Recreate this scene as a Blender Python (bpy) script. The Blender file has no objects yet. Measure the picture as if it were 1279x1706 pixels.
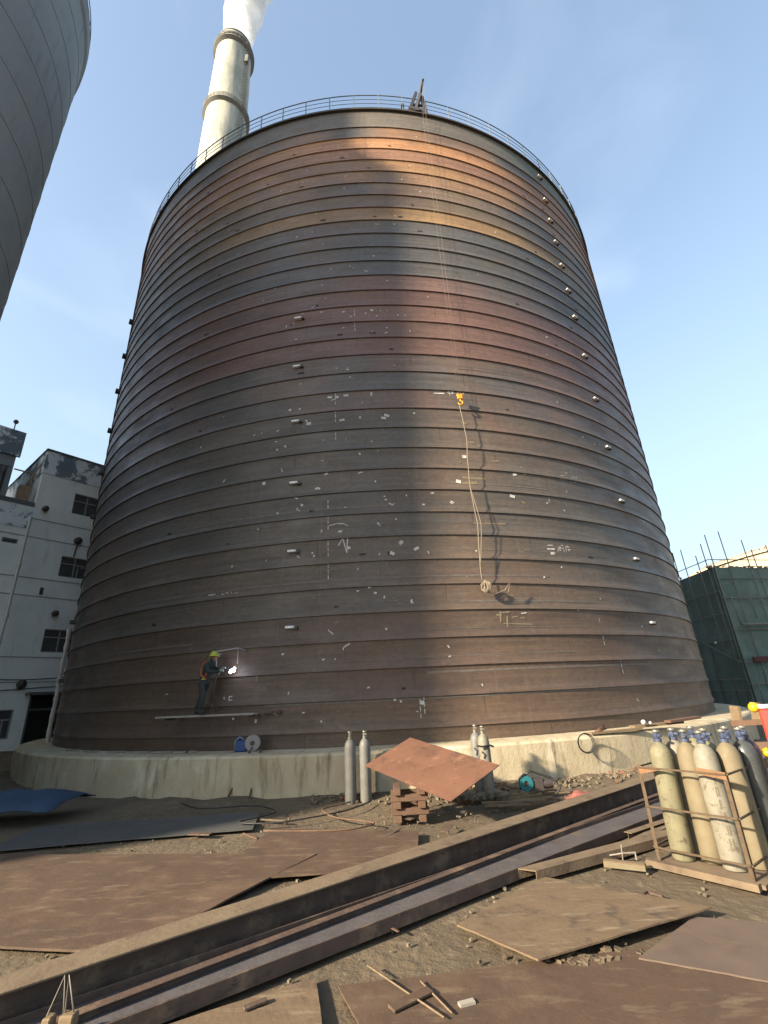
import bpy, bmesh, math, random
from math import sin, cos, tan, pi, radians, sqrt, atan2
from mathutils import Vector, Matrix, noise
random.seed(7)
S = bpy.context.scene
COL = S.collection

# ------------------------------------------------------------------ camera
PITCH, ROLL, EYE = 0.3727, -0.0502, 2.15
r0 = Vector((1, 0, 0)); u0 = Vector((0, -sin(PITCH), cos(PITCH))); f0 = Vector((0, cos(PITCH), sin(PITCH)))
rt = cos(ROLL) * r0 + sin(ROLL) * u0
up = -sin(ROLL) * r0 + cos(ROLL) * u0
cam_d = bpy.data.cameras.new("camera")
cam = bpy.data.objects.new("camera", cam_d); COL.objects.link(cam)
M = Matrix((rt, up, -f0)).transposed().to_4x4(); M.translation = (0, 0, EYE)
cam.matrix_world = M
cam_d.sensor_fit = 'HORIZONTAL'; cam_d.sensor_width = 36; cam_d.lens = 36 * 771.02 / 1279
cam_d.clip_end = 3000
S.camera = cam

# ------------------------------------------------------------------ light
SUN_TO = Vector((-0.83, -0.56, 0)).normalized()
EL = radians(23.5)
to_sun = Vector((SUN_TO.x * cos(EL), SUN_TO.y * cos(EL), sin(EL)))
sd = bpy.data.lights.new("sun", 'SUN'); sd.energy = 5.0; sd.angle = radians(2.2); sd.color = (1.0, 0.86, 0.66)
so = bpy.data.objects.new("sun", sd); COL.objects.link(so)
so.rotation_euler = to_sun.to_track_quat('Z', 'Y').to_euler(); so.location = (-60, -30, 60)
W = bpy.data.worlds.new("World"); S.world = W; W.use_nodes = True
nt = W.node_tree; nt.nodes.clear()
wo = nt.nodes.new('ShaderNodeOutputWorld'); bg = nt.nodes.new('ShaderNodeBackground')
sky = nt.nodes.new('ShaderNodeTexSky'); sky.sky_type = 'NISHITA'; sky.sun_disc = False
sky.sun_elevation = EL; sky.sun_rotation = atan2(to_sun.x, to_sun.y)
sky.air_density = 1.0; sky.dust_density = 2.6; sky.ozone_density = 1.0; sky.altitude = 0
bg.inputs['Strength'].default_value = 0.122
tc = nt.nodes.new('ShaderNodeTexCoord')
mp = nt.nodes.new('ShaderNodeMapping'); mp.inputs['Scale'].default_value = (1.3, 1.3, 3.2)
n1 = nt.nodes.new('ShaderNodeTexNoise'); n1.inputs['Scale'].default_value = 1.7; n1.inputs['Detail'].default_value = 6; n1.inputs['Distortion'].default_value = .5
cr = nt.nodes.new('ShaderNodeValToRGB'); cr.color_ramp.elements[0].position = .52; cr.color_ramp.elements[1].position = .82
cr.color_ramp.elements[0].color = (0, 0, 0, 1); cr.color_ramp.elements[1].color = (.07, .07, .07, 1)
mx = nt.nodes.new('ShaderNodeMixRGB'); mx.inputs['Color2'].default_value = (7.5, 8.2, 9.0, 1)
nt.links.new(tc.outputs['Generated'], mp.inputs['Vector']); nt.links.new(mp.outputs[0], n1.inputs['Vector'])
nt.links.new(n1.outputs['Fac'], cr.inputs[0]); nt.links.new(cr.outputs[0], mx.inputs['Fac'])
sx = nt.nodes.new('ShaderNodeSeparateXYZ'); nt.links.new(tc.outputs['Generated'], sx.inputs[0])
hz = nt.nodes.new('ShaderNodeMapRange'); hz.interpolation_type = 'SMOOTHSTEP'; hz.inputs['From Min'].default_value = .95; hz.inputs['From Max'].default_value = 0.0; hz.inputs['To Min'].default_value = .20; hz.inputs['To Max'].default_value = .80
nt.links.new(sx.outputs['Z'], hz.inputs['Value'])
hm = nt.nodes.new('ShaderNodeMixRGB'); hm.inputs['Color2'].default_value = (1.85, 2.38, 2.72, 1)
nt.links.new(hz.outputs[0], hm.inputs['Fac']); nt.links.new(sky.outputs[0], hm.inputs['Color1'])
nt.links.new(hm.outputs[0], mx.inputs['Color1']); nt.links.new(mx.outputs[0], bg.inputs['Color'])
nt.links.new(bg.outputs[0], wo.inputs[0])
S.cycles.volume_bounces = 6
S.view_settings.view_transform = 'Standard'; S.view_settings.look = 'None'
S.view_settings.exposure = 1.68; S.view_settings.gamma = 1; S.view_settings.use_curve_mapping = False

# ------------------------------------------------------------------ helpers
def tag(o, label=None, cat=None, group=None, kind=None):
    if label: o['label'] = label
    if cat: o['category'] = cat
    if group: o['group'] = group
    if kind: o['kind'] = kind
    return o

def empty(name, loc, label=None, cat=None, group=None, rz=0.0):
    o = bpy.data.objects.new(name, None); COL.objects.link(o)
    o.location = loc; o.rotation_euler = (0, 0, rz); o.empty_display_size = .2
    return tag(o, label, cat, group)

class MB:
    def __init__(s): s.v = []; s.f = []; s.m = []; s.mi = 0
    def add(s, vs, fs):
        b = len(s.v); s.v += [Vector(v) for v in vs]
        for f in fs: s.f.append([b + i for i in f]); s.m.append(s.mi)
        return s
    def box(s, c, d, R=None):
        c = Vector(c); x, y, z = d[0] / 2, d[1] / 2, d[2] / 2
        vs = [Vector((sx * x, sy * y, sz * z)) for sz in (-1, 1) for sy in (-1, 1) for sx in (-1, 1)]
        if R is not None: vs = [R @ v for v in vs]
        return s.add([c + v for v in vs], [(0, 2, 3, 1), (4, 5, 7, 6), (0, 1, 5, 4), (2, 6, 7, 3), (0, 4, 6, 2), (1, 3, 7, 5)])
    def bar(s, a, b, w, h=None, upv=(0, 0, 1)):
        a, b = Vector(a), Vector(b); h = h or w; d = (b - a); L = d.length; d.normalize()
        u = Vector(upv)
        if abs(d.dot(u)) > .98: u = Vector((1, 0, 0))
        x = d.cross(u).normalized(); z = x.cross(d).normalized()
        R = Matrix((x, d, z)).transposed()
        return s.box((a + b) / 2, (w, L, h), R)
    def tube(s, pts, r, seg=8, cap=True):
        pts = [Vector(p) for p in pts]; n = len(pts); b = len(s.v)
        rr = r if isinstance(r, (list, tuple)) else [r] * n
        px = None
        for i, p in enumerate(pts):
            d = (pts[min(i + 1, n - 1)] - pts[max(i - 1, 0)]).normalized()
            if px is None:
                u = Vector((0, 0, 1)) if abs(d.z) < .9 else Vector((1, 0, 0))
                px = d.cross(u).normalized()
            else: px = (px - d * px.dot(d)).normalized()
            y = d.cross(px)
            for k in range(seg):
                a = 2 * pi * k / seg; s.v.append(p + (px * cos(a) + y * sin(a)) * rr[i])
        for i in range(n - 1):
            for k in range(seg):
                k2 = (k + 1) % seg
                s.f.append([b + i * seg + k, b + i * seg + k2, b + (i + 1) * seg + k2, b + (i + 1) * seg + k]); s.m.append(s.mi)
        if cap:
            s.f.append([b + k for k in range(seg)][::-1]); s.m.append(s.mi)
            s.f.append([b + (n - 1) * seg + k for k in range(seg)]); s.m.append(s.mi)
        return s
    def lathe(s, prof, c=(0, 0, 0), seg=24, a0=0.0, a1=2 * pi, R=None):
        c = Vector(c); b = len(s.v); full = abs(a1 - a0 - 2 * pi) < 1e-6; n = seg if full else seg + 1; m = len(prof)
        for k in range(n):
            a = a0 + (a1 - a0) * k / seg
            for r, z in prof:
                v = Vector((r * sin(a), -r * cos(a), z))
                s.v.append(c + (R @ v if R is not None else v))
        for k in range(seg):
            k2 = (k + 1) % n
            for j in range(m - 1):
                s.f.append([b + k * m + j, b + k2 * m + j, b + k2 * m + j + 1, b + k * m + j + 1]); s.m.append(s.mi)
        return s
    def prism(s, poly, h0, h1, T=None):
        """poly: list of (x,y); extruded in z h0..h1, T optional 4x4"""
        n = len(poly); vs = [Vector((x, y, h0)) for x, y in poly] + [Vector((x, y, h1)) for x, y in poly]
        if T is not None: vs = [T @ v for v in vs]
        fs = [list(range(n))[::-1], list(range(n, 2 * n))] + [(i, (i + 1) % n, n + (i + 1) % n, n + i) for i in range(n)]
        return s.add(vs, fs)
    def ball(s, c, r, seg=14, rings=8, sc=(1, 1, 1)):
        prof = [(max(1e-4, r * sin(pi * i / rings)), -r * cos(pi * i / rings)) for i in range(rings + 1)]
        R = Matrix.Diagonal(Vector(sc)); return s.lathe(prof, c, seg, R=R)
    def build(s, name, mats, parent=None, smooth=False, origin=None, bevel=0, autos=None):
        me = bpy.data.meshes.new(name)
        o = bpy.data.objects.new(name, me); COL.objects.link(o)
        off = Vector((0, 0, 0))
        if parent is not None:
            p = parent
            while p is not None: off += Vector(p.location); p = p.parent
            o.parent = parent
        if origin is not None:
            o.location = Vector(origin) - off; off = Vector(origin)
        me.from_pydata([v - off for v in s.v], [], s.f)
        if not isinstance(mats, (list, tuple)): mats = [mats]
        for m in mats: me.materials.append(m)
        me.polygons.foreach_set('material_index', s.m)
        if smooth: me.polygons.foreach_set('use_smooth', [True] * len(me.polygons))
        me.update()
        bm = bmesh.new(); bm.from_mesh(me); bmesh.ops.recalc_face_normals(bm, faces=bm.faces); bm.to_mesh(me); bm.free()
        if autos is not None:
            try: me.set_sharp_from_angle(angle=radians(autos))
            except Exception: pass
        if bevel:
            b = o.modifiers.new('bevel', 'BEVEL'); b.width = bevel; b.segments = 1; b.limit_method = 'ANGLE'
        return o

def copy_tree(o, parent=None):
    c = o.copy(); COL.objects.link(c)
    if parent is not None: c.parent = parent
    for ch in list(o.children): copy_tree(ch, c)
    return c

# ------------------------------------------------------------------ materials
def mat(name, base, rough=.7, metal=0., var=None, vscale=6., vstretch=(1, 1, 1), bump=0., bscale=30., spec=.4, emit=None, estr=0,
        spots=None, sscale=4., sthr=(.55, .65), streak=None, stthr=(.5, .75), attr=None, alpha=None, coord='Object', bdetail=6):
    m = bpy.data.materials.new(name); m.use_nodes = True; nt = m.node_tree; N = nt.nodes; L = nt.links
    p = N['Principled BSDF']; p.inputs['Roughness'].default_value = rough; p.inputs['Metallic'].default_value = metal
    p.inputs['Specular IOR Level'].default_value = spec
    base = tuple(x * KALB for x in base); var = tuple(x * KALB for x in var) if var else var; spots = tuple(x * KALB for x in spots) if spots else spots; streak = (tuple(x * KALB for x in streak[0]), streak[1]) if streak else streak
    tc = N.new('ShaderNodeTexCoord'); co = tc.outputs[coord]
    if attr:
        a = N.new('ShaderNodeAttribute'); a.attribute_name = attr; col = a.outputs['Color']
    else:
        c = N.new('ShaderNodeRGB'); c.outputs[0].default_value = (*base, 1); col = c.outputs[0]
    def noise_n(scale, stretch=(1, 1, 1), detail=6, rough=.6, dist=0.):
        mpn = N.new('ShaderNodeMapping'); mpn.inputs['Scale'].default_value = stretch; L.new(co, mpn.inputs['Vector'])
        n = N.new('ShaderNodeTexNoise'); n.inputs['Scale'].default_value = scale; n.inputs['Detail'].default_value = detail
        n.inputs['Roughness'].default_value = rough; n.inputs['Distortion'].default_value = dist
        L.new(mpn.outputs[0], n.inputs['Vector']); return n.outputs['Fac']
    def ramp(f, a, b):
        r = N.new('ShaderNodeMapRange'); r.inputs['From Min'].default_value = a; r.inputs['From Max'].default_value = b; r.clamp = True
        L.new(f, r.inputs['Value']); return r.outputs[0]
    def mix(f, c1, c2, mode='MIX'):
        x = N.new('ShaderNodeMixRGB'); x.blend_type = mode
        if isinstance(f, float): x.inputs['Fac'].default_value = f
        else: L.new(f, x.inputs['Fac'])
        L.new(c1, x.inputs['Color1'])
        if isinstance(c2, tuple): x.inputs['Color2'].default_value = (*c2, 1)
        else: L.new(c2, x.inputs['Color2'])
        return x.outputs[0]
    if var:
        f = ramp(noise_n(vscale, vstretch), .3, .7); col = mix(f, col, var)
    if spots:
        f = ramp(noise_n(sscale, (1, 1, 1), 8, .65, .3), *sthr); col = mix(f, col, spots)
    if streak:
        f = ramp(noise_n(3.0, streak[1], 7, .65), *stthr); col = mix(f, col, streak[0])
    L.new(col, p.inputs['Base Color'])
    rn = ramp(noise_n(bscale * .4), .3, .7)
    rr = N.new('ShaderNodeMapRange'); rr.inputs['To Min'].default_value = max(.05, rough - .12); rr.inputs['To Max'].default_value = min(1, rough + .12)
    L.new(rn, rr.inputs['Value']); L.new(rr.outputs[0], p.inputs['Roughness'])
    if bump:
        b = N.new('ShaderNodeBump'); b.inputs['Strength'].default_value = 1.0; b.inputs['Distance'].default_value = bump
        L.new(noise_n(bscale, (1, 1, 1), bdetail), b.inputs['Height']); L.new(b.outputs[0], p.inputs['Normal'])
    if emit:
        p.inputs['Emission Color'].default_value = (*emit, 1); p.inputs['Emission Strength'].default_value = estr
    return m

KALB = .58
MT = {}
MT['dirt'] = mat('dirt', (.20, .15, .09), .95, var=(.13, .096, .06), vscale=.55, bump=.035, bscale=9, spots=(.12, .088, .056), sscale=.8, sthr=(.48, .7), streak=((.30, .235, .15), (1.5, 1.5, 1.5)), stthr=(.56, .75), bdetail=10)
MT['concrete'] = mat('foundation_concrete', (.74, .63, .43), .9, var=(.56, .46, .29), vscale=1.3, bump=.01, bscale=14, streak=((.26, .20, .12), (1.6, 1.6, .22)), stthr=(.53, .72), spots=(.86, .78, .58), sscale=.9, sthr=(.55, .7))
MT['concrete_grey'] = mat('slipform_concrete', (.44, .455, .445), .9, var=(.34, .36, .36), vscale=.25, bump=.006, bscale=8, streak=((.22, .26, .28), (1, 1, .12)), stthr=(.56, .8))
MT['rust_plate'] = mat('rust_plate', (.135, .082, .050), .78, var=(.098, .062, .041), vscale=2.2, bump=.003, bscale=40, spots=(.19, .12, .075), sscale=1.3, sthr=(.5, .75), streak=((.24, .17, .105), (.6, 2.2, 1)), stthr=(.54, .72))
MT['rust_orange'] = mat('rust_orange_plate', (.22, .105, .062), .75, var=(.165, .075, .045), vscale=2.0, bump=.003, bscale=40, spots=(.11, .058, .04), sscale=3, sthr=(.55, .7), streak=((.33, .18, .11), (.8, 2.5, 1)), stthr=(.58, .72))
MT['tan_plate'] = mat('dusty_steel_plate', (.24, .165, .095), .85, var=(.165, .11, .068), vscale=1.6, vstretch=(1, 3, 1), bump=.006, bscale=18, spots=(.10, .068, .048), sscale=3.2, sthr=(.54, .68), streak=((.36, .275, .175), (.5, 3.2, 1)), stthr=(.55, .72))
MT['beam'] = mat('rusty_beam', (.15, .095, .068), .7, var=(.10, .068, .053), vscale=3, bump=.006, bscale=22, spots=(.28, .19, .12), sscale=2.4, sthr=(.5, .66), streak=((.07, .05, .042), (2, 2, 6)), stthr=(.55, .7))
MT['beam_dust'] = mat('dusty_beam_top', (.26, .19, .118), .85, var=(.17, .12, .078), vscale=3, bump=.006, bscale=22, spots=(.13, .09, .06), sscale=3.2, sthr=(.54, .66))
MT['beam_grey'] = mat('mill_scale_beam', (.15, .135, .135), .6, var=(.105, .092, .092), vscale=2.5, bump=.006, bscale=22, spots=(.2, .15, .11), sscale=2.3, sthr=(.56, .7))
MT['dark_steel'] = mat('dark_steel', (.07, .066, .068), .55, var=(.08, .06, .05), vscale=5, bump=.002, bscale=20)
MT['rail'] = mat('galvanised_rail', (.19, .24, .29), .6, metal=.0, var=(.24, .28, .32), vscale=4)
MT['rust_rod'] = mat('rusted_angle_iron', (.15, .105, .058), .85, var=(.095, .06, .035), vscale=14, bump=.002, bscale=50)
MT['gusset'] = mat('orange_rust_gusset', (.32, .17, .07), .8, var=(.2, .10, .05), vscale=18, bump=.002, bscale=40)
MT['white'] = mat('white_paint', (.78, .77, .73), .6, var=(.62, .6, .55), vscale=8)
MT['chalk'] = mat('chalk_paint', (.95, .93, .86), .9, var=(.42, .41, .38), vscale=9)
MT['chalk_tan'] = mat('tan_stain', (.33, .27, .17), .9, var=(.22, .17, .11), vscale=6)
MT['lug'] = mat('white_lug', (1.45, 1.45, 1.4), .6, var=(.66, .65, .6), vscale=20)
MT['soot'] = mat('soot_line', (.035, .03, .028), .8)
MT['glass'] = mat('dark_window_glass', (.10, .11, .115), .12, spec=.6, var=(.15, .16, .16), vscale=.9)
MT['frame'] = mat('aluminium_frame', (.5, .52, .52), .5, var=(.38, .4, .4), vscale=9)
MT['chimney'] = mat('chimney_paint', (.84, .80, .66), .85, var=(.66, .64, .52), vscale=.35, vstretch=(1, 1, .5), bump=.02, bscale=1.2, spots=(.56, .56, .46), sscale=.22, sthr=(.5, .62), streak=((.36, .38, .34), (.14, .14, .02)), stthr=(.47, .66))
MT['chim_dark'] = mat('chimney_gallery_steel', (.24, .24, .225), .8, var=(.36, .34, .3), vscale=1)
MT['net'] = mat('green_safety_net', (.20, .27, .235), .9, var=(.12, .19, .165), vscale=.5, bump=.10, bscale=.9, spots=(.25, .38, .33), sscale=.35, sthr=(.5, .75), streak=((.3, .35, .32), (.1, .1, 1.2)), stthr=(.6, .8))
MT['scaf'] = mat('scaffold_pipe', (.22, .23, .21), .6, var=(.3, .26, .2), vscale=2)
MT['cream'] = mat('cream_render', (.66, .56, .42), .9, var=(.56, .47, .34), vscale=.12, bump=.02, bscale=2)
MT['red'] = mat('red_enamel', (.62, .06, .035), .5, var=(.5, .045, .03), vscale=8)
MT['yellow'] = mat('yellow_plastic', (.80, .56, .015), .45, var=(.68, .46, .01), vscale=14)
MT['helmet'] = mat('yellow_green_helmet', (.55, .58, .05), .4)
MT['blue'] = mat('blue_enamel', (.03, .09, .28), .5, var=(.02, .06, .2), vscale=20)
MT['teal'] = mat('teal_enamel', (.03, .22, .25), .5, var=(.02, .15, .18), vscale=20)
MT['valve'] = mat('blue_valve', (.03, .055, .14), .5, metal=.0, var=(.12, .14, .2), vscale=30)
MT['brass'] = mat('pale_brass', (.45, .42, .34), .4, metal=.5, var=(.3, .28, .22), vscale=40)
MT['cyl_tan'] = mat('olive_cream_cylinder_paint', (.285, .26, .155), .65, var=(.195, .175, .105), vscale=3.5, bump=.001, bscale=60, spots=(.12, .09, .06), sscale=9, sthr=(.56, .66), streak=((.13, .11, .075), (3.5, 3.5, .45)), stthr=(.52, .75))
MT['cyl_cream'] = mat('cream_cylinder_paint', (.35, .325, .255), .65, var=(.25, .225, .17), vscale=4, bump=.001, bscale=60, spots=(.17, .12, .075), sscale=9, sthr=(.56, .66), streak=((.2, .17, .12), (3.5, 3.5, .45)), stthr=(.52, .75))
MT['cyl_brown'] = mat('dusty_tan_cylinder_paint', (.275, .225, .135), .7, var=(.20, .16, .095), vscale=4, bump=.001, bscale=60, spots=(.2, .15, .09), sscale=8, sthr=(.6, .75))
MT['cyl_dark'] = mat('dark_grey_cylinder_paint', (.10, .105, .10), .35, var=(.07, .075, .072), vscale=3, spots=(.17, .16, .14), sscale=6, sthr=(.58, .7))
MT['cyl_grey'] = mat('grey_cylinder_paint', (.26, .255, .23), .55, var=(.18, .175, .155), vscale=5)
MT['wood'] = mat('weathered_board', (.30, .215, .125), .9, var=(.2, .14, .08), vscale=4, vstretch=(1, 8, 8), bump=.004, bscale=18)
MT['wood_brown'] = mat('brown_board', (.2, .115, .07), .9, var=(.14, .08, .05), vscale=4, bump=.004, bscale=18)
MT['stone'] = mat('rubble', (.27, .22, .15), .95, var=(.17, .135, .09), vscale=5, bump=.01, bscale=20)
MT['brick'] = mat('broken_brick', (.30, .15, .09), .95, var=(.2, .12, .08), vscale=9, bump=.01, bscale=20)
MT['rope'] = mat('pale_rope', (.34, .285, .21), .9)
MT['orange'] = mat('orange_hook_paint', (.85, .36, .02), .5)
MT['cloth_dark'] = mat('dark_green_workwear', (.028, .038, .032), .9, var=(.045, .055, .045), vscale=14, bump=.006, bscale=22)
MT['cloth_navy'] = mat('dark_trousers', (.032, .036, .034), .9, var=(.05, .055, .05), vscale=12, bump=.006, bscale=22)
MT['skin'] = mat('weathered_skin', (.30, .17, .11), .6)
MT['glove'] = mat('pale_work_glove', (.45, .44, .4), .9)
MT['harness'] = mat('orange_harness', (.75, .16, .06), .7)
MT['boot'] = mat('black_boot', (.03, .028, .026), .7)
MT['arc'] = mat('arc_light', (1, 1, 1), .5, emit=(.80, .84, 1.0), estr=9)
MT['plank'] = mat('pale_plank', (.50, .45, .38), .8, var=(.36, .31, .25), vscale=6)
MT['wallL'] = mat('left_building_render', (1.28, 1.32, 1.26), .9, var=(1.08, 1.13, 1.08), vscale=.5, bump=.012, bscale=5, spots=(1.35, 1.38, 1.32), sscale=.45, sthr=(.5, .7), streak=((.82, .87, .84), (.8, .8, .22)), stthr=(.58, .8))
MT['peel'] = mat('peeling_parapet', (.98, 1.08, 1.1), .9, var=(1.2, 1.28, 1.28), vscale=1.2, bump=.02, bscale=5, spots=(.26, .33, .38), sscale=1.0, sthr=(.49, .54))
MT['pipe'] = mat('pvc_pipe', (.85, .88, .84), .5, var=(.7, .74, .7), vscale=3)
MT['tarp'] = mat('blue_tarp', (.04, .09, .16), .7, var=(.03, .06, .11), vscale=2, bump=.03, bscale=3)
MT['cable'] = mat('black_cable', (.03, .028, .026), .6)

# ------------------------------------------------------------------ silo data
CX, CY, R = -0.441, 28.997, 15.855
Z_BASE, Z_RIM, Z_R1, PIT = 0.92, 27.18, 25.97, 0.7483
NR = 34
def cyl(phi, r, z):
    a = radians(phi); return Vector((CX + r * sin(a), CY - r * cos(a), z))

# ------------------------------------------------------------------ ground
def ground():
    xs = [-700, -300, -120, -60, -40] + [-30 + i * .5 for i in range(0, 121)] + [40, 60, 120, 300, 700]
    ys = [-700, -300, -100, -40, -20, -10] + [-5 + i * .5 for i in range(0, 10)] + [i * .25 for i in range(0, 61)] + [15.5 + i * 1.0 for i in range(0, 20)] + [45, 60, 120, 300, 700]
    xs = sorted(set(xs)); ys = sorted(set(ys))
    def h(x, y):
        n = noise.noise(Vector((x * .35, y * .35, 3))) * .06 + noise.noise(Vector((x * 1.3, y * 1.3, 7))) * .025
        f = max(0, 1 - max(0, sqrt(x * x + y * y) - 30) / 20)
        d = sqrt((x - CX) ** 2 + (y - CY) ** 2)
        berm = .16 * math.exp(-((d - 17.0) / .55) ** 2) * (.6 + noise.noise(Vector((x * .9, y * .9, 1))))
        if x > -1: berm *= 1
        left = .55 * min(1, max(0, (-x - 12) / 6)) * min(1, max(0, (y - 8) / 6))
        flat = .3 if (abs(x) < 4.5 and 3.5 < y < 7.5) else 1
        return (n * f * flat - .03) + berm * f + left * f
    m = MB(); nx = len(xs)
    m.v = [Vector((x, y, h(x, y))) for y in ys for x in xs]
    for j in range(len(ys) - 1):
        for i in range(nx - 1):
            m.f.append([j * nx + i, j * nx + i + 1, (j + 1) * nx + i + 1, (j + 1) * nx + i]); m.m.append(0)
    o = m.build('ground', MT['dirt'], smooth=True); tag(o, kind='structure'); return o
ground()

# ------------------------------------------------------------------ foundation
RF = 16.95
def foundation():
    m = MB()
    m.lathe([(RF + .05, -.3), (RF + .03, .86), (RF - .01, .905), (RF - .06, .92), (14.5, .92)], (CX, CY, 0), 300)
    o = m.build('foundation_wall', MT['concrete'], origin=(CX, CY, 0))
    tag(o, 'stained pale concrete foundation ring under the brown steel silo', 'foundation')
foundation()

# ------------------------------------------------------------------ steel silo
silo = empty('steel_silo', (CX, CY, Z_BASE), 'huge ribbed steel plate silo of rusty brown and grey bands, rail round its top', 'silo')
BASEC = {}
G1 = (.105, .10, .098); G2 = (.088, .084, .086); SL = (.088, .094, .10); BR = (.108, .085, .066); RB = (.115, .078, .06)
PU = (.125, .078, .072); OR = (.38, .205, .10); OC = (.31, .205, .10); PO = (.17, .115, .095); BD = (.082, .058, .047)
def course_col(i, phi):
    """i=0 between rim and first rib; base paint/mill-scale colour of each strip, upper ones lifted for haze"""
    n = noise.noise(Vector((phi * .05, i * 3.1, 5.3)))
    n2 = noise.noise(Vector((phi * .14, i * 7.7, 1.3)))
    def L(a, b, t): t = max(0, min(1, t)); return tuple(a[k] * (1 - t) + b[k] * t for k in range(3))
    warm = max(0, 1 - abs((phi - 8) / 42)) ** .7
    if i == 0: c = L((.135, .125, .11), (.10, .125, .095), (phi - 14) / 22 + n)
    elif i == 1: c = L(G1, (.26, .155, .09), .4 + .4 * warm + n + n2)
    elif i == 2: c = L((.15, .09, .065), OR, .25 + warm + n * .5)
    elif i == 3: c = L((.15, .10, .075), (.33, .18, .11), .2 + warm * .9 + n * .8)
    elif i == 4: c = L((.14, .10, .08), (.29, .175, .09), .15 + warm * .9 + n2 * .9)
    elif i == 5: c = L(G1, (.25, .16, .10), .3 + .4 * warm + n + n2)
    elif i == 6: c = L(G1, (.19, .14, .10), .3 + n + n2 + .3 * warm)
    elif i == 7: c = L(G1, (.16, .13, .09), .4 + n)
    elif i == 8: c = L((.13, .105, .08), OC, 1.15 - abs((phi - 8) / 34) ** 3 + n * .3)
    elif i == 9: c = L((.125, .12, .11), SL, .5 + n)
    elif i in (10, 11, 12): c = L(SL, G2, .4 + n)
    elif i == 13: c = L((.10, .095, .10), (.14, .088, .08), .5 + n * 1.3 + n2)
    elif i in (14, 15, 16, 17): c = L(PU, (.165, .095, .08), .5 + n + (phi - 5) / 40)
    elif i in (18, 19, 20): c = L((.10, .094, .094), (.145, .10, .088), .65 - .25 * (i - 18) + n2 * 1.3 + n + .01 * phi)
    elif i < 27: c = L((.088, .083, .078), (.118, .10, .084), .4 + n + .008 * phi + .3 * n2)
    elif i < 30: c = L((.092, .082, .072), (.122, .098, .078), .5 + n + .01 * phi)
    else: c = L((.088, .064, .052), (.125, .088, .062), .5 + n)
    sh = math.floor((phi + 180 + 17.3 * i) / 24.0); k = (.80 + .12 * n2) * (.93 + .14 * ((math.sin(sh * 12.9898 + i * 78.233) * 43758.5453) % 1.0))
    if i < 14: k *= 1.14  # upper courses are paler, and haze is put into their colour here
    return (c[0] * k * .93, c[1] * k * .865, c[2] * k * .775)

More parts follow.
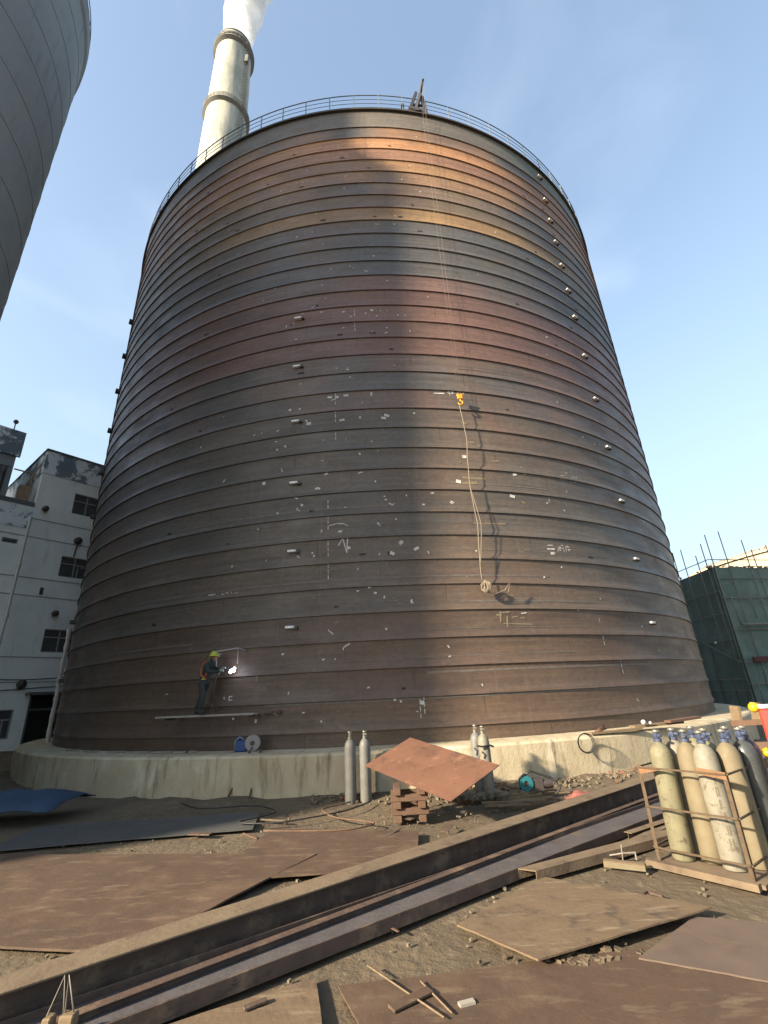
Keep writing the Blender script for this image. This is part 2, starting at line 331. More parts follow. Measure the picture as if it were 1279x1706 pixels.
def silo_shell():
    segs = 540
    prof = []           # (r, z, course index)
    zr = [Z_R1 - PIT * i for i in range(NR)]
    prof.append((R, Z_RIM, 0)); 
    for i, z in enumerate(zr):
        top = prof[-1][1]
        prof.append((R, z + .17, i))
        prof.append((R + .015, z + .10, i))
        prof.append((R + .044, z + .022, i))
        prof.append((R + .047, z - .006, i))
        prof.append((R + .002, z - .012, i + 1))
        prof.append((R, z - .03, i + 1))
        if i < NR - 1: prof.append((R, z - .35, i + 1))
    prof.append((R, Z_BASE + .004, NR))
    m = MB(); P = len(prof); cols = []
    for k in range(segs):
        ph = 360. * k / segs; a = radians(ph); pp = ph if ph <= 180 else ph - 360
        w = .010 * noise.noise(Vector((sin(a) * 4, cos(a) * 4, 0)))
        for r, z, ci in prof:
            rr = r + .007 * noise.noise(Vector((pp * .10, z * .9, 2.2)))
            m.v.append(Vector((CX + rr * sin(a), CY - rr * cos(a), z + w)))
            cols.append(course_col(ci, pp))
    for k in range(segs):
        k2 = (k + 1) % segs
        for j in range(P - 1):
            m.f.append([k * P + j, k * P + j + 1, k2 * P + j + 1, k2 * P + j]); m.m.append(0)
    sm = mat('silo_steel', (0, 0, 0), .52, metal=.0, spec=.5, attr='plate', bump=.0, bscale=6)
    nt = sm.node_tree; N = nt.nodes; L = nt.links; p = N['Principled BSDF']
    a = [n for n in N if n.type == 'ATTRIBUTE'][0]; tcn = [n for n in N if n.type == 'TEX_COORD'][0]
    def nz(scale, st, det=6, ro=.6, dist=0):
        mpn = N.new('ShaderNodeMapping'); mpn.inputs['Scale'].default_value = st; L.new(tcn.outputs['Object'], mpn.inputs['Vector'])
        n = N.new('ShaderNodeTexNoise'); n.inputs['Scale'].default_value = scale; n.inputs['Detail'].default_value = det; n.inputs['Roughness'].default_value = ro
        n.inputs['Distortion'].default_value = dist
        L.new(mpn.outputs[0], n.inputs['Vector']); return n.outputs['Fac']
    def mr(f, a0, b0, c0=0., d0=1.):
        r = N.new('ShaderNodeMapRange'); r.inputs['From Min'].default_value = a0; r.inputs['From Max'].default_value = b0
        r.inputs['To Min'].default_value = c0; r.inputs['To Max'].default_value = d0; L.new(f, r.inputs['Value']); return r.outputs[0]
    def mx(f, c1, c2, mode='MIX'):
        x = N.new('ShaderNodeMixRGB'); x.blend_type = mode
        if isinstance(f, float): x.inputs['Fac'].default_value = f
        else: L.new(f, x.inputs['Fac'])
        L.new(c1, x.inputs['Color1'])
        if isinstance(c2, tuple): x.inputs['Color2'].default_value = (*c2, 1)
        else: L.new(c2, x.inputs['Color2'])
        return x.outputs[0]
    col = a.outputs['Color']
    # rolled streaks running round the shell, blotches, vertical drips, tan rust dust
    f1 = mr(nz(1.0, (.25, .25, 9), 8, .7), .35, .7, .74, 1.30)
    mul = N.new('ShaderNodeVectorMath'); mul.operation = 'SCALE'; L.new(col, mul.inputs[0]); L.new(f1, mul.inputs['Scale']); col = mul.outputs[0]
    col = mx(mr(nz(.5, (1, 1, 1.6), 8, .7, .4), .5, .78, 0, .6), col, (.09, .06, .04))
    col = mx(mr(nz(1.0, (3.2, 3.2, .16), 6, .6), .60, .78, 0, .45), col, (.055, .045, .04))
    col = mx(mr(nz(1.0, (.3, .3, 14), 5, .6), .64, .78, 0, .5), col, (.13, .107, .085))
    col = mx(mr(nz(.16, (1, 1, 1.3), 5, .6, .5), .52, .68, 0, .5), col, (.125, .072, .045))
    col = mx(mr(nz(2.6, (1, 1, 1.4), 9, .8, .6), .60, .68, 0, .55), col, (.035, .03, .028))
    col = mx(mr(nz(.9, (1, 1, 2), 9, .75, 1.), .57, .68, 0, .6), col, (.13, .088, .05))
    f2 = mr(nz(5.5, (1, 1, 1.7), 9, .78), .30, .70, .72, 1.28)
    mul2 = N.new('ShaderNodeVectorMath'); mul2.operation = 'SCALE'; L.new(col, mul2.inputs[0]); L.new(f2, mul2.inputs['Scale']); col = mul2.outputs[0]
    col = mx(mr(nz(1.0, (6.5, 6.5, .30), 8, .7), .58, .74, 0, .38), col, (.17, .115, .072))
    col = mx(mr(nz(1.0, (9, 9, .5), 6, .7), .62, .74, 0, .5), col, (.035, .03, .027))
    L.new(col, p.inputs['Base Color'])
    rr = mr(nz(.8, (1, 1, 3), 6), .3, .7, .42, .70); L.new(rr, p.inputs['Roughness'])
    b = N.new('ShaderNodeBump'); b.inputs['Distance'].default_value = .006; b.inputs['Strength'].default_value = .8
    L.new(nz(2.2, (.6, .6, 5), 6), b.inputs['Height']); L.new(b.outputs[0], p.inputs['Normal'])
    o = m.build('shell', sm, silo, smooth=True, autos=28)
    ca = o.data.color_attributes.new('plate', 'FLOAT_COLOR', 'POINT')
    buf = []
    for c in cols: buf += [*c, 1.0]
    ca.data.foreach_set('color', buf)
    return o
shell = silo_shell()

m = MB()  # top stiffening rim
m.lathe([(R + .005, Z_RIM - .02), (R + .11, Z_RIM - .02), (R + .11, Z_RIM + .05), (R - .12, Z_RIM + .05), (R - .12, Z_RIM - .6), (R - .012, Z_RIM - .6)], (CX, CY, 0), 360)
m.build('top_rim', mat('rim_steel', (.10, .085, .065), .6, var=(.06, .055, .05), vscale=2), silo, smooth=True, autos=30)
# inner face of the open top
m = MB(); m.lathe([(R - .02, Z_BASE + .01), (R - .02, Z_RIM - .02)], (CX, CY, 0), 200)
m.build('inner_lining', MT['dark_steel'], silo, smooth=True)

# guard rail
rail_root = None
m = MB()
for hz, rr_ in ((1.12, .024), (.80, .013), (.50, .013), (.20, .013)):
    pts = [cyl(360 * k / 240, R + .04, Z_RIM + hz) for k in range(241)]
    m.tube(pts, rr_, 6, cap=False)
rail = m.build('guard_rail', MT['rail'], silo, smooth=True)
NP = 88
m = MB(); m.bar(cyl(0, R + .04, Z_RIM), cyl(0, R + .04, Z_RIM + 1.12), .036, .036)
post0 = m.build('post', MT['rail'], rail, origin=cyl(0, R + .04, Z_RIM))
for k in range(1, NP):
    c = post0.copy(); COL.objects.link(c); c.parent = rail
    c.location = cyl(360 * k / NP, R + .04, Z_RIM) - Vector(silo.location); c.rotation_euler = (0, 0, radians(360 * k / NP))

# white lifting lugs in vertical rows 45 degrees apart
def lug_part(phi, z, w=.26):
    a = radians(phi); Rm = Matrix.Rotation(a, 3, 'Z')
    c = cyl(phi, R + .10, z)
    c = cyl(phi, R + .05, z); m = MB(); m.box(c, (w, .11, .065), Rm)
    l = m.build('lug', MT['lug'], silo, origin=cyl(phi, R, z), bevel=.005)
    m = MB(); m.bar(cyl(phi + .62, R - .01, z - .03), cyl(phi + .62, R + .09, z - .03), .1, .075)
    m.build('clip', MT['dark_steel'], l)
zl = [4.0, 6.23, 8.48, 10.75, 13.0, 15.18]
zl2 = [17.3, 18.87, 20.41, 21.93, 23.41, 24.87, 26.62]
for z in zl: lug_part(-8.55, z)
for z in zl + zl2: lug_part(35.85, z - .05, .25)
for z in [3.2, 5.5, 7.8, 10.2, 12.4, 14.7, 17, 19.2, 21.5]:
    m = MB(); m.box(cyl(-52.9, R + .10, z), (.3, .2, .14), Matrix.Rotation(radians(-52.9), 3, 'Z'))
    m.build('lug', MT['dark_steel'], silo, origin=cyl(-52.9, R, z))

# chalk marks, paint dabs, weld seams on the shell
def surf_stroke(m, pts, w, off=.009):
    """pts: list of (phi,z); ribbon on shell"""
    for (p0, z0), (p1, z1) in zip(pts[:-1], pts[1:]):
        A = cyl(p0, R + off, z0); B = cyl(p1, R + off, z1); n = (cyl(p0, 1, 0) - cyl(p0, 0, 0)).normalized()
        d = (B - A)
        if d.length < 1e-4: continue
        s = d.normalized().cross(n) * w / 2
        m.add([A - s, A + s, B + s, B - s], [(0, 1, 2, 3)])
def dphi(m_): return math.degrees(m_ / R)
def rib_clear(z):     # keep marks off the rib flare
    for i in range(NR):
        zz = Z_R1 - PIT * i
        if zz - .02 < z < zz + .19: return zz + .24
    return z
m = MB()
known = [(-3.66, 11.58), (-2.53, 6.21), (-3.48, 6.74), (-5.89, 8.08), (-5, 8.68), (-12.5, 8.62), (-7.21, 10.63), (-9.51, 11.08), (1.15, 15.28), (2.21, 10.75), (1.83, 10.64),
         (-7.74, 7.73), (-2.63, 11.6), (-4.63, 11.58), (-3.19, 10.62), (11.15, 9.2), (10.08, 8.32), (4.12, 1.88), (27.4, 15.2), (17.42, 8.66), (16.56, 7.89), (20.77, 5.84), (4.62, 6.06), (2.02, 5.91), (3.06, 6.26)]
for ph, z in known:
    z = rib_clear(z); m.mi = 0
    L_ = random.uniform(.09, .2); an = random.uniform(-.8, .8)
    surf_stroke(m, [(ph, z), (ph + dphi(L_ * cos(an)), z + L_ * sin(an) * .6)], random.uniform(.06, .11))
for k in range(240):
    if random.random() < .62: ph = random.gauss(-3, 6)
    else: ph = random.uniform(-24, 38)
    z = rib_clear(random.choice([random.uniform(1.4, 16), random.uniform(1.4, 13), random.uniform(14, 26)]))
    m.mi = 0 if random.random() < .7 else 1
    L_ = random.uniform(.03, .09) * (1.5 if random.random() < .12 else 1); an = random.choice([0, 0.3, 1.4, -1.2, 1.57])
    if k % 3 == 0:
        pts = [(ph, z)]
        for q in range(random.randint(1, 3)): pts.append((pts[-1][0] + dphi(random.uniform(-.1, .1)), pts[-1][1] + random.uniform(-.07, .07)))
        surf_stroke(m, pts, random.uniform(.018, .035))
    else: surf_stroke(m, [(ph, z), (ph + dphi(L_ * cos(an)), z + L_ * sin(an))], random.uniform(.03, .06))
# dashed vertical plate seam marks
for ph, z0, z1 in ((-3.66, 9.9, 12.0), (-4.6, 5.3, 7.7), (-1.0, 14, 15.2), (4.1, 1.5, 2.2), (4.5, 1.6, 2.25), (26, 3.2, 3.9), (28, 2.2, 2.8), (22, 7.8, 8.3)):
    z = z0
    while z < z1:
        q = rib_clear(z); m.mi = 0
        if q == z: surf_stroke(m, [(ph, z), (ph, z + .12)], .022)
        z += .17
# zig-zag scrawl
surf_stroke(m, [(-3.5, 6.3), (-3.0, 6.52), (-2.6, 6.06), (-2.45, 6.6)], .03)
surf_stroke(m, [(-4.5, 6.95), (-3.6, 7.0), (-2.9, 6.98), (-2.4, 6.9)], .025)
# written characters by the hook and elsewhere (two bars and scribble)
for (ph, z, s_) in ((8.6, 11.62, 1.0), (-18.5, 5.05, 1.0), (24.5, 8.75, .8), (20.5, 6.15, .8)):
    surf_stroke(m, [(ph, z + .12), (ph + dphi(.26 * s_), z + .13)], .03); surf_stroke(m, [(ph - dphi(.03), z), (ph + dphi(.34 * s_), z + .01)], .045)
    for q in range(4):
        x0 = ph + dphi((.44 + .16 * q) * s_)
        for _ in range(5):
            xa_ = x0 + dphi(random.uniform(0, .13)); za_ = z + random.uniform(0, .16); hz_ = random.random() < .5
            surf_stroke(m, [(xa_, za_), (xa_ + dphi(.09 if hz_ else .01), za_ + (.01 if hz_ else -.08))], random.uniform(.012, .022))
m.mi = 3
random.seed(77)
for i in range(NR):
    z = Z_R1 - PIT * i; sh0 = -180 - 17.3 * i
    for q in range(0, 40):
        ph = sh0 + 24.0 * q
        if -60 < ph < 60: surf_stroke(m, [(ph, z - .05), (ph + .02, z - .5)], .007, .006)
m.mi = 0
# letter E-like mark near welder
surf_stroke(m, [(-14.9, 2.26), (-14.92, 2.08)], .03)
for dz in (0, .09, .18): surf_stroke(m, [(-14.9, 2.08 + dz), (-14.9 + dphi(.1), 2.085 + dz)], .026)
# tan smears where the cable hung
m.mi = 1
for ph, z, w, l in ((10.8, 8.2, .1, .5), (10.9, 8.45, .07, .8), (12.8, 4.1, .05, .18), (13.3, 4.15, .04, .3), (13.5, 3.85, .03, .9), (13.8, 4.65, .05, .35), (15.5, 4.0, .05, .14), (12.1, 9.5, .06, .25), (11.6, 10.3, .06, .2), (16.5, 5.9, .03, 1.4), (11.5, 6.9, .04, 1.1), (14.8, 9.1, .05, .3), (18, 7.7, .06, .14), (14.6, 4.02, .03, .2)):
    z = rib_clear(z); surf_stroke(m, [(ph, z), (ph + dphi(l), z + random.uniform(-.04, .04))], w)
for ph, z in ((13.2, 3.9), (13.9, 3.75), (-12, 2.6)):
    surf_stroke(m, [(ph, z), (ph + .1, z + .3)], .05)
# circumferential weld lines
m.mi = 2
for z, p0, p1 in ((3.02, -14.4, 22), (1.98, -11, 30), (2.62, 5, 34), (4.5, 9, 26), (5.2, -30, 20), (7.45, -24, 2), (10.95, -13.5, 6), (9.4, -6, 20), (6.05, 9, 30), (3.75, 4, 24), (12.6, 12, 30), (18.2, -10, 4), (8.05, 9, 22), (4.85, -35, -5), (3.6, -44, -20)):
    if rib_clear(z) != z: z = rib_clear(z)
    n_ = int((p1 - p0) * 1.2)
    surf_stroke(m, [(p0 + (p1 - p0) * q / n_, z + .006 * random.uniform(-1, 1)) for q in range(n_ + 1)], random.choice([.02, .03, .05]), .006)
# dark soot patches at rib butt joints
m.mi = 3
for k in range(46):
    ph = random.uniform(-30, 38); i = random.randint(2, 32); z = Z_R1 - PIT * i + .22
    surf_stroke(m, [(ph, z), (ph + dphi(random.uniform(.08, .24)), z)], random.uniform(.04, .09), .006)
m.build('paint_marks', [MT['chalk'], MT['chalk_tan'], mat('weld_line', (.23, .20, .175), .6, var=(.15, .12, .1), vscale=7), MT['soot']], silo)

# ------------------------------------------------------------------ davit frame on the silo top
PH0 = 9.4
def rp(dx, dz, out=0.0):
    return cyl(PH0 + dphi(dx), R + out, 27.27 + dz)
fr = empty('hoisting_frame', rp(.35, -.04), 'dark steel A-frame with leaning mast on top of the brown silo', 'hoisting frame')
def frpart(name, bars, matl=MT['dark_steel']):
    m = MB()
    for a, b, w in bars: m.bar(a, b, w, w)
    return m.build(name, matl, fr)
frpart('leg', [(rp(-.05, .02), rp(.40, 1.62), .13)]); frpart('leg', [(rp(.80, -.02), rp(.66, 1.35), .15)])
frpart('mast', [(rp(.28, .2), rp(.56, 1.35, .12), .13), (rp(.56, 1.35, .12), rp(.66, 2.0, .40), .10)])
frpart('brace', [(rp(.30, .55), rp(.78, .02), .11), (rp(.05, .62), rp(.7, .7), .07)])
frpart('base_plate', [(rp(-.15, .02), rp(.85, .02), .16)], MT['beam'])
m = MB(); m.lathe([(0.001, -.12), (.13, -.12), (.13, .12), (.001, .12)], rp(.05, .18), 14, R=Matrix.Rotation(pi / 2, 3, 'Y')); m.box(rp(.35, .16), (.3, .25, .2)); m.build('winch', MT['dark_steel'], fr)
m = MB(); m.box(rp(-.33, .42), (.14, .14, .16)); m.tube([rp(-.33, .36), rp(-.36, 0)], .02, 6); m.build('lamp', MT['dark_steel'], fr)

# rope with hook
RX, RY = 2.76, 13.22
rp_ = empty('hoist_rope', (RX, RY, 10.6), 'twin hoist rope with an orange hook hanging down the face of the silo', 'hoist rope')
m = MB()
top = rp(.66, 2.0, .40)
for dx in (-.07, .07):
    m.tube([top + Vector((dx * .3, 0, 0)), (RX + dx, RY, 26.4), (RX + dx, RY, 18), (RX + dx * .6, RY, 11.42)], .004, 5)
m.build('line', MT['rope'], rp_, smooth=True)
m = MB(); m.box((RX, RY, 11.36), (.17, .09, .2)); m.tube([(RX - .1, RY, 11.48), (RX - .02, RY, 11.26)], .03, 6); m.tube([(RX + .1, RY, 11.48), (RX + .02, RY, 11.26)], .03, 6)
m.build('pulley_block', MT['orange'], rp_, bevel=.02)
m = MB(); m.tube([(RX, RY, 11.28)] + [(RX + .075 * sin(a), RY, 11.12 + .075 * cos(a)) for a in [q * pi / 8 for q in range(0, 14)]], [.028] * 12 + [.022, .018, .012], 7)
m.build('hook', MT['orange'], rp_, smooth=True)
# pale cable below
cb = empty('hanging_cable', (RX, RY, 4.6), 'pale kinked cable hanging below the orange hook, with a tangled bundle at its end', 'cable')
pts = []; 
for k in range(40):
    z = 11.1 - (11.1 - 5.0) * k / 39
    pts.append((RX + .03 * noise.noise(Vector((z * 1.7, 0, 0))) + .035 * sin(z * 2.1), RY + .02 * noise.noise(Vector((z, 4, 0))), z))
m = MB(); m.tube(pts, .013, 6)
pts2 = [(p[0] + .10 * sin(pi * (k / 16)) , p[1], p[2]) for k, p in enumerate(pts[20:37])]
m.tube(pts2, .010, 6); m.build('strand', MT['rope'], cb, smooth=True)
m = MB()
for k in range(9):
    a0 = random.uniform(0, 6); q = []
    for j in range(10):
        a = a0 + j * .7
        q.append((RX + .03 + .09 * sin(a) * random.uniform(.6, 1.2) + .04 * (k % 3), RY + .0 + .04 * cos(a * 1.3), 4.86 + .16 * cos(a) + random.uniform(-.05, .05)))
    m.tube(q, .011, 5)
m.build('tangle', MT['rope'], cb, smooth=True)
m = MB(); m.tube([(RX + .08, RY + .04, 4.72), (RX + .3, RY + .09, 4.65), (RX + .62, RY + .12, 4.76), (RX + .8, RY + .15, 5.0), (RX + .72, RY + .16, 4.7)], .014, 6); m.build('tail', MT['rope'], cb, smooth=True)

# ------------------------------------------------------------------ concrete silo at the left
LX, LY, RL, HL = -17.69, 7.97, 6.40, 30.4
ls = empty('concrete_silo', (LX, LY, 0), 'tall grey concrete silo cut by the left edge, in shade, pale rim at its top', 'silo')
m = MB(); m.lathe([(RL, -.3), (RL, HL - .35), (RL - .4, HL - .3)], (LX, LY, 0), 160); body = m.build('shell', MT['concrete_grey'], ls, smooth=True, autos=30)
m = MB()
for k in range(19): 
    z = HL - 2.1 - k * 1.75
    m.lathe([(RL - .01, z - .03), (RL + .012, z - .028), (RL + .012, z + .028), (RL - .01, z + .03)], (LX, LY, 0), 120)
m.build('pour_joint', mat('pour_joint', (.33, .345, .34), .9, var=(.42, .44, .435), vscale=.8), ls, smooth=True)
m = MB(); m.lathe([(RL, HL - .75), (RL + .09, HL - .6), (RL + .10, HL), (RL - .5, HL + .02)], (LX, LY, 0), 160); m.build('rim', mat('pale_rim', (.42, .43, .42), .8, var=(.3, .32, .33), vscale=1), ls, smooth=True, autos=30)
m = MB()
for zz, q in ((.62, .02), (.32, .015)): m.tube([(LX + (RL + .03) * sin(a), LY - (RL + .03) * cos(a), HL + zz) for a in [2 * pi * t / 100 for t in range(101)]], q, 5, cap=False)
for t in range(36): a = 2 * pi * t / 36; m.bar((LX + (RL + .03) * sin(a), LY - (RL + .03) * cos(a), HL), (LX + (RL + .03) * sin(a), LY - (RL + .03) * cos(a), HL + .62), .03)
m.build('guard_rail', MT['rail'], ls)
m = MB(); m.lathe([(RL - 1.0, HL), (RL - 1.0, HL + 9), (.01, HL + 9.5)], (LX, LY, 0), 80); m.build('head_house', MT['concrete_grey'], ls, smooth=True, autos=30)
TX, TY = LX - .559 * 13.4 - .829 * 20, LY + .829 * 13.4 - .559 * 20
shade_silo = empty('concrete_silo', (TX, TY, 0), 'added unseen grey concrete silo outside the left edge, shading the brown silo', 'silo')  # added out of view to cast shade on the steel silo's left flank
m = MB(); m.lathe([(7.2, -.3), (7.2, 44), (.01, 45)], (TX, TY, 0), 90); m.build('shell', MT['concrete_grey'], shade_silo, smooth=True, autos=30)

# ------------------------------------------------------------------ chimney
cd = 60.0; ca = radians(-25.75); HX, HY = cd * sin(ca), cd * cos(ca)
ch = empty('chimney', (HX, HY, 0), 'tall tapering white-painted concrete chimney behind the silo with two dark galleries', 'chimney')
def cr_(z): return 5.05 - (5.05 - 3.32) * (z / 130.0) if z > 0 else 5.05
m = MB(); prof = [(cr_(z), z) for z in [0, 20, 40, 60, 80, 90, 100, 110, 120, 125, 127.8]] + [(2.8, 127.9), (2.7, 122)]
m.lathe(prof, (HX, HY, 0), 72); m.build('shaft', MT['chimney'], ch, smooth=True, autos=40)
for z, w, hh in ((104.0, .55, .95), (124.4, .6, 1.0)):
    r_ = cr_(z)
    m = MB(); m.lathe([(r_ + .01, z - .5), (r_ + w, z - .06), (r_ + w, z + .06), (r_ + .01, z + .06)], (HX, HY, 0), 64)
    g = m.build('gallery', MT['chim_dark'], ch)
    m = MB()
    for dz in (.35, .7, hh + .1): m.tube([(HX + (r_ + w - .03) * sin(a), HY - (r_ + w - .03) * cos(a), z + dz) for a in [2 * pi * t / 48 for t in range(49)]], .045, 5, cap=False)
    for t in range(32):
        a = 2 * pi * t / 32; x, y = HX + (r_ + w - .03) * sin(a), HY - (r_ + w - .03) * cos(a); m.bar((x, y, z), (x, y, z + hh + .1), .06)
    m.build('railing', MT['chim_dark'], g)
m = MB(); m.lathe([(3.34, 126.2), (3.52, 126.3), (3.52, 126.55), (3.34, 126.6)], (HX, HY, 0), 64); m.lathe([(3.33, 127.5), (3.45, 127.6), (3.45, 127.95), (2.85, 127.96)], (HX, HY, 0), 64); m.build('top_ring', MT['chim_dark'], ch)
m = MB()   # caged ladder on its right flank
for z0, z1 in ((60, 124),):
    for s_ in (-.25, .25):
        pts = []
        for t in range(12):
            z = z0 + (z1 - z0) * t / 11; a = radians(64); rr = cr_(z) + .28
            pts.append((HX + rr * sin(a) + s_ * cos(a), HY - rr * cos(a) + s_ * sin(a), z))
        m.tube(pts, .05, 5)
    for t in range(64):
        z = z0 + t; a = radians(64); rr = cr_(z) + .5
        c = Vector((HX + rr * sin(a), HY - rr * cos(a), z))
        m.tube([c + Vector((.42 * cos(q), .42 * sin(q), 0)) for q in [pi * u / 4 for u in range(9)]], .03, 4, cap=False)
m.build('ladder', MT['chim_dark'], ch)
m = MB(); a = radians(62); m.box((HX + 3.9 * sin(a), HY - 3.9 * cos(a), 120), (.6, .6, 2.2)); m.build('landing', MT['chim_dark'], ch)

# ------------------------------------------------------------------ steam plume
def plume():
    m = MB(); prof = []; n = 34; sg = 28; b = 0
    for i in range(n):
        t = i / (n - 1); z = 126.0 + 40 * t
        r_ = 2.5 + 1.5 * t ** .6 + 3.0 * t * t
        cx_ = HX + .3 * t ** .6 + 2.0 * t; cy_ = HY - 1.0 * t
        for k in range(sg):
            a = 2 * pi * k / sg
            q = Vector((cos(a) * 1.3, sin(a) * 1.3, z * .17))
            rr = r_ * (1 + (.06 + .38 * t ** .7) * noise.noise(q) + .24 * t ** .6 * noise.noise(q * 2.7))
            m.v.append(Vector((cx_ + rr * cos(a), cy_ + rr * sin(a), z)))
    for i in range(n - 1):
        for k in range(sg):
            k2 = (k + 1) % sg; m.f.append([i * sg + k, i * sg + k2, (i + 1) * sg + k2, (i + 1) * sg + k]); m.m.append(0)
    m.f.append(list(range(sg))[::-1]); m.m.append(0); m.f.append([(n - 1) * sg + k for k in range(sg)]); m.m.append(0)
    mt = bpy.data.materials.new('steam'); mt.use_nodes = True; nt = mt.node_tree; nt.nodes.clear(); N = nt.nodes; L = nt.links
    o = N.new('ShaderNodeOutputMaterial'); v = N.new('ShaderNodeVolumePrincipled'); v.inputs['Color'].default_value = (.97, .97, .97, 1); v.inputs['Anisotropy'].default_value = 0.0
    t_ = N.new('ShaderNodeTexCoord'); nz = N.new('ShaderNodeTexNoise'); nz.inputs['Scale'].default_value = .32; nz.inputs['Detail'].default_value = 4
    mr = N.new('ShaderNodeMapRange'); mr.inputs['From Min'].default_value = .40; mr.inputs['From Max'].default_value = .62; mr.inputs['To Min'].default_value = .03; mr.inputs['To Max'].default_value = 1.5
    L.new(t_.outputs['Object'], nz.inputs['Vector']); L.new(nz.outputs['Fac'], mr.inputs['Value']); L.new(mr.outputs[0], v.inputs['Density']); L.new(v.outputs[0], o.inputs['Volume'])
    o_ = m.build('steam_plume', mt, smooth=True, origin=(HX, HY, 127.5))
    tag(o_, 'thick white steam rising from the mouth of the chimney', 'steam', kind='stuff')
plume()

# ------------------------------------------------------------------ left building
P0_ = Vector((-18.43, 22.39, 0)); FD = Vector((.62, .785, 0)).normalized(); FN = Vector((.785, -.62, 0)).normalized()
def fp(t, z, out=0.): return P0_ + FD * t + FN * out + Vector((0, 0, z))
RF_ = Matrix((FD, -FN, Vector((0, 0, 1)))).transposed()
def fbox(m, t0, t1, z0, z1, o0, o1): return m.box(fp((t0 + t1) / 2, (z0 + z1) / 2, (o0 + o1) / 2), (t1 - t0, abs(o1 - o0), z1 - z0), RF_)
bl = empty('plant_building', P0_, 'grey weathered plant building with stacked windows and a peeling parapet left of the silo', 'building')
def wall_with_holes(m, t0, t1, z0, z1, holes, o=0.):
    ts = sorted(set([t0, t1] + [h[0] for h in holes] + [h[1] for h in holes])); zs = sorted(set([z0, z1] + [h[2] for h in holes] + [h[3] for h in holes]))
    for a, b in zip(ts[:-1], ts[1:]):
        for c, d in zip(zs[:-1], zs[1:]):
            if any(h[0] <= (a + b) / 2 <= h[1] and h[2] <= (c + d) / 2 <= h[3] for h in holes): continue
            m.add([fp(a, c, o), fp(b, c, o), fp(b, d, o), fp(a, d, o)], [(0, 1, 2, 3)])
    for h in holes:
        a, b, c, d = h; q = o - .22
        m.add([fp(a, c, o), fp(b, c, o), fp(b, d, o), fp(a, d, o), fp(a, c, q), fp(b, c, q), fp(b, d, q), fp(a, d, q)], [(0, 1, 5, 4), (1, 2, 6, 5), (2, 3, 7, 6), (3, 0, 4, 7)])
ZT = 15.55; ZLO = 12.15
wins = [(1.68, 3.05, 12.30, 13.50), (1.68, 3.05, 8.72, 9.83), (1.62, 3.05, 4.85, 5.98), (.42, 1.08, 1.0, 2.25), (-1.02, -.35, 10.05, 10.3)]
door = (1.62, 3.0, .5, 2.85)
for k in range(1, 5):
    for z0, z1 in ((12.30, 13.5), (8.72, 9.83), (4.85, 5.98)): wins.append((1.68 + 3.4 * k, 3.05 + 3.4 * k, z0, z1))
m = MB(); wall_with_holes(m, -.02, 16, -.2, ZT - 1.35, [w for w in wins if w[0] > 0] + [door])
wall_with_holes(m, -14, -.02, -.2, ZLO, [w for w in wins if w[0] < 0])
E_ = lambda t0, t1, z0, z1: [fp(t0, z0, 0), fp(t0, z0, -9), fp(t0, z1, -9), fp(t0, z1, 0)]
m.add(E_(-.02, 0, ZLO - .3, ZT - 1.35), [(0, 1, 2, 3)]); m.add(E_(16, 0, -.2, ZT), [(0, 1, 2, 3)]); m.add(E_(-14, 0, -.2, ZLO), [(0, 1, 2, 3)])
m.add([fp(-14, ZLO, 0), fp(-.02, ZLO, 0), fp(-.02, ZLO, -9), fp(-14, ZLO, -9)], [(0, 1, 2, 3)])
m.add([fp(-14, -.2, -9), fp(16, -.2, -9), fp(16, ZT - 1.35, -9), fp(-14, ZLO, -9)], [(0, 1, 2, 3)])
m.build('wall', MT['wallL'], bl)
m = MB(); fbox(m, -.06, 16, ZT - 1.35, ZT, .04, -9); m.build('parapet', MT['peel'], bl)
m = MB(); fbox(m, -.1, 16, ZT + .002, ZT + .1, .1, -9.06); fbox(m, -14, -.06, ZLO + .002, ZLO + .25, .05, -.3); m.build('coping', mat('coping', (.2, .21, .21), .9), bl)
m = MB(); fbox(m, -14, -.02, ZLO - 1.2, ZLO, .03, 0.003); m.build('parapet', MT['peel'], bl)
m = MB()
for z in (11.55, 8.45, 7.55, 4.6, 3.45, 10.55, 14.6): fbox(m, -14 if z < 11 else 0, 16, z - .02, z + .02, .025, 0.002)
m.build('ledge', mat('ledge_stain', (.46, .48, .475), .9), bl)
for w in wins:
    t0, t1, z0, z1 = w; big = t1 - t0 > 1
    m = MB(); fw = .05
    fbox(m, t0, t1, z0, z0 + fw, -.10, -.16); fbox(m, t0, t1, z1 - fw, z1, -.10, -.16); fbox(m, t0, t0 + fw, z0 + fw, z1 - fw, -.10, -.16); fbox(m, t1 - fw, t1, z0 + fw, z1 - fw, -.10, -.16)
    if z1 - z0 > .5:
        zm = z0 + (z1 - z0) * .63; fbox(m, t0 + fw, t1 - fw, zm, zm + .06, -.09, -.155); tm = (t0 + t1) / 2; fbox(m, tm - .03, tm + .03, z0 + fw, (z1 - fw) if big else zm, -.085, -.15)
        if abs(z0 - 8.72) < .1 and big: fbox(m, tm + .16, tm + .21, z0 + fw, zm, -.09, -.15)
    fr_ = m.build('window', MT['frame'], bl)
    m = MB(); fbox(m, t0 + .02, t1 - .02, z0 + .02, z1 - .02, -.17, -.20); m.build('pane', MT['glass'], fr_)
m = MB(); fbox(m, door[0], door[1], door[2], door[3], -.9, -1.0); dr_ = m.build('door_recess', MT['soot'], bl)
m = MB(); fbox(m, door[0] - .25, door[1] + .1, 2.86, 2.98, .55, -.05); fbox(m, door[0] - .05, door[1], 2.15, 2.25, -.05, -.1); fbox(m, door[0] - .02, door[0] + .06, .5, 2.86, .03, -.1); m.build('canopy', mat('canopy', (.15, .16, .155), .8), dr_)
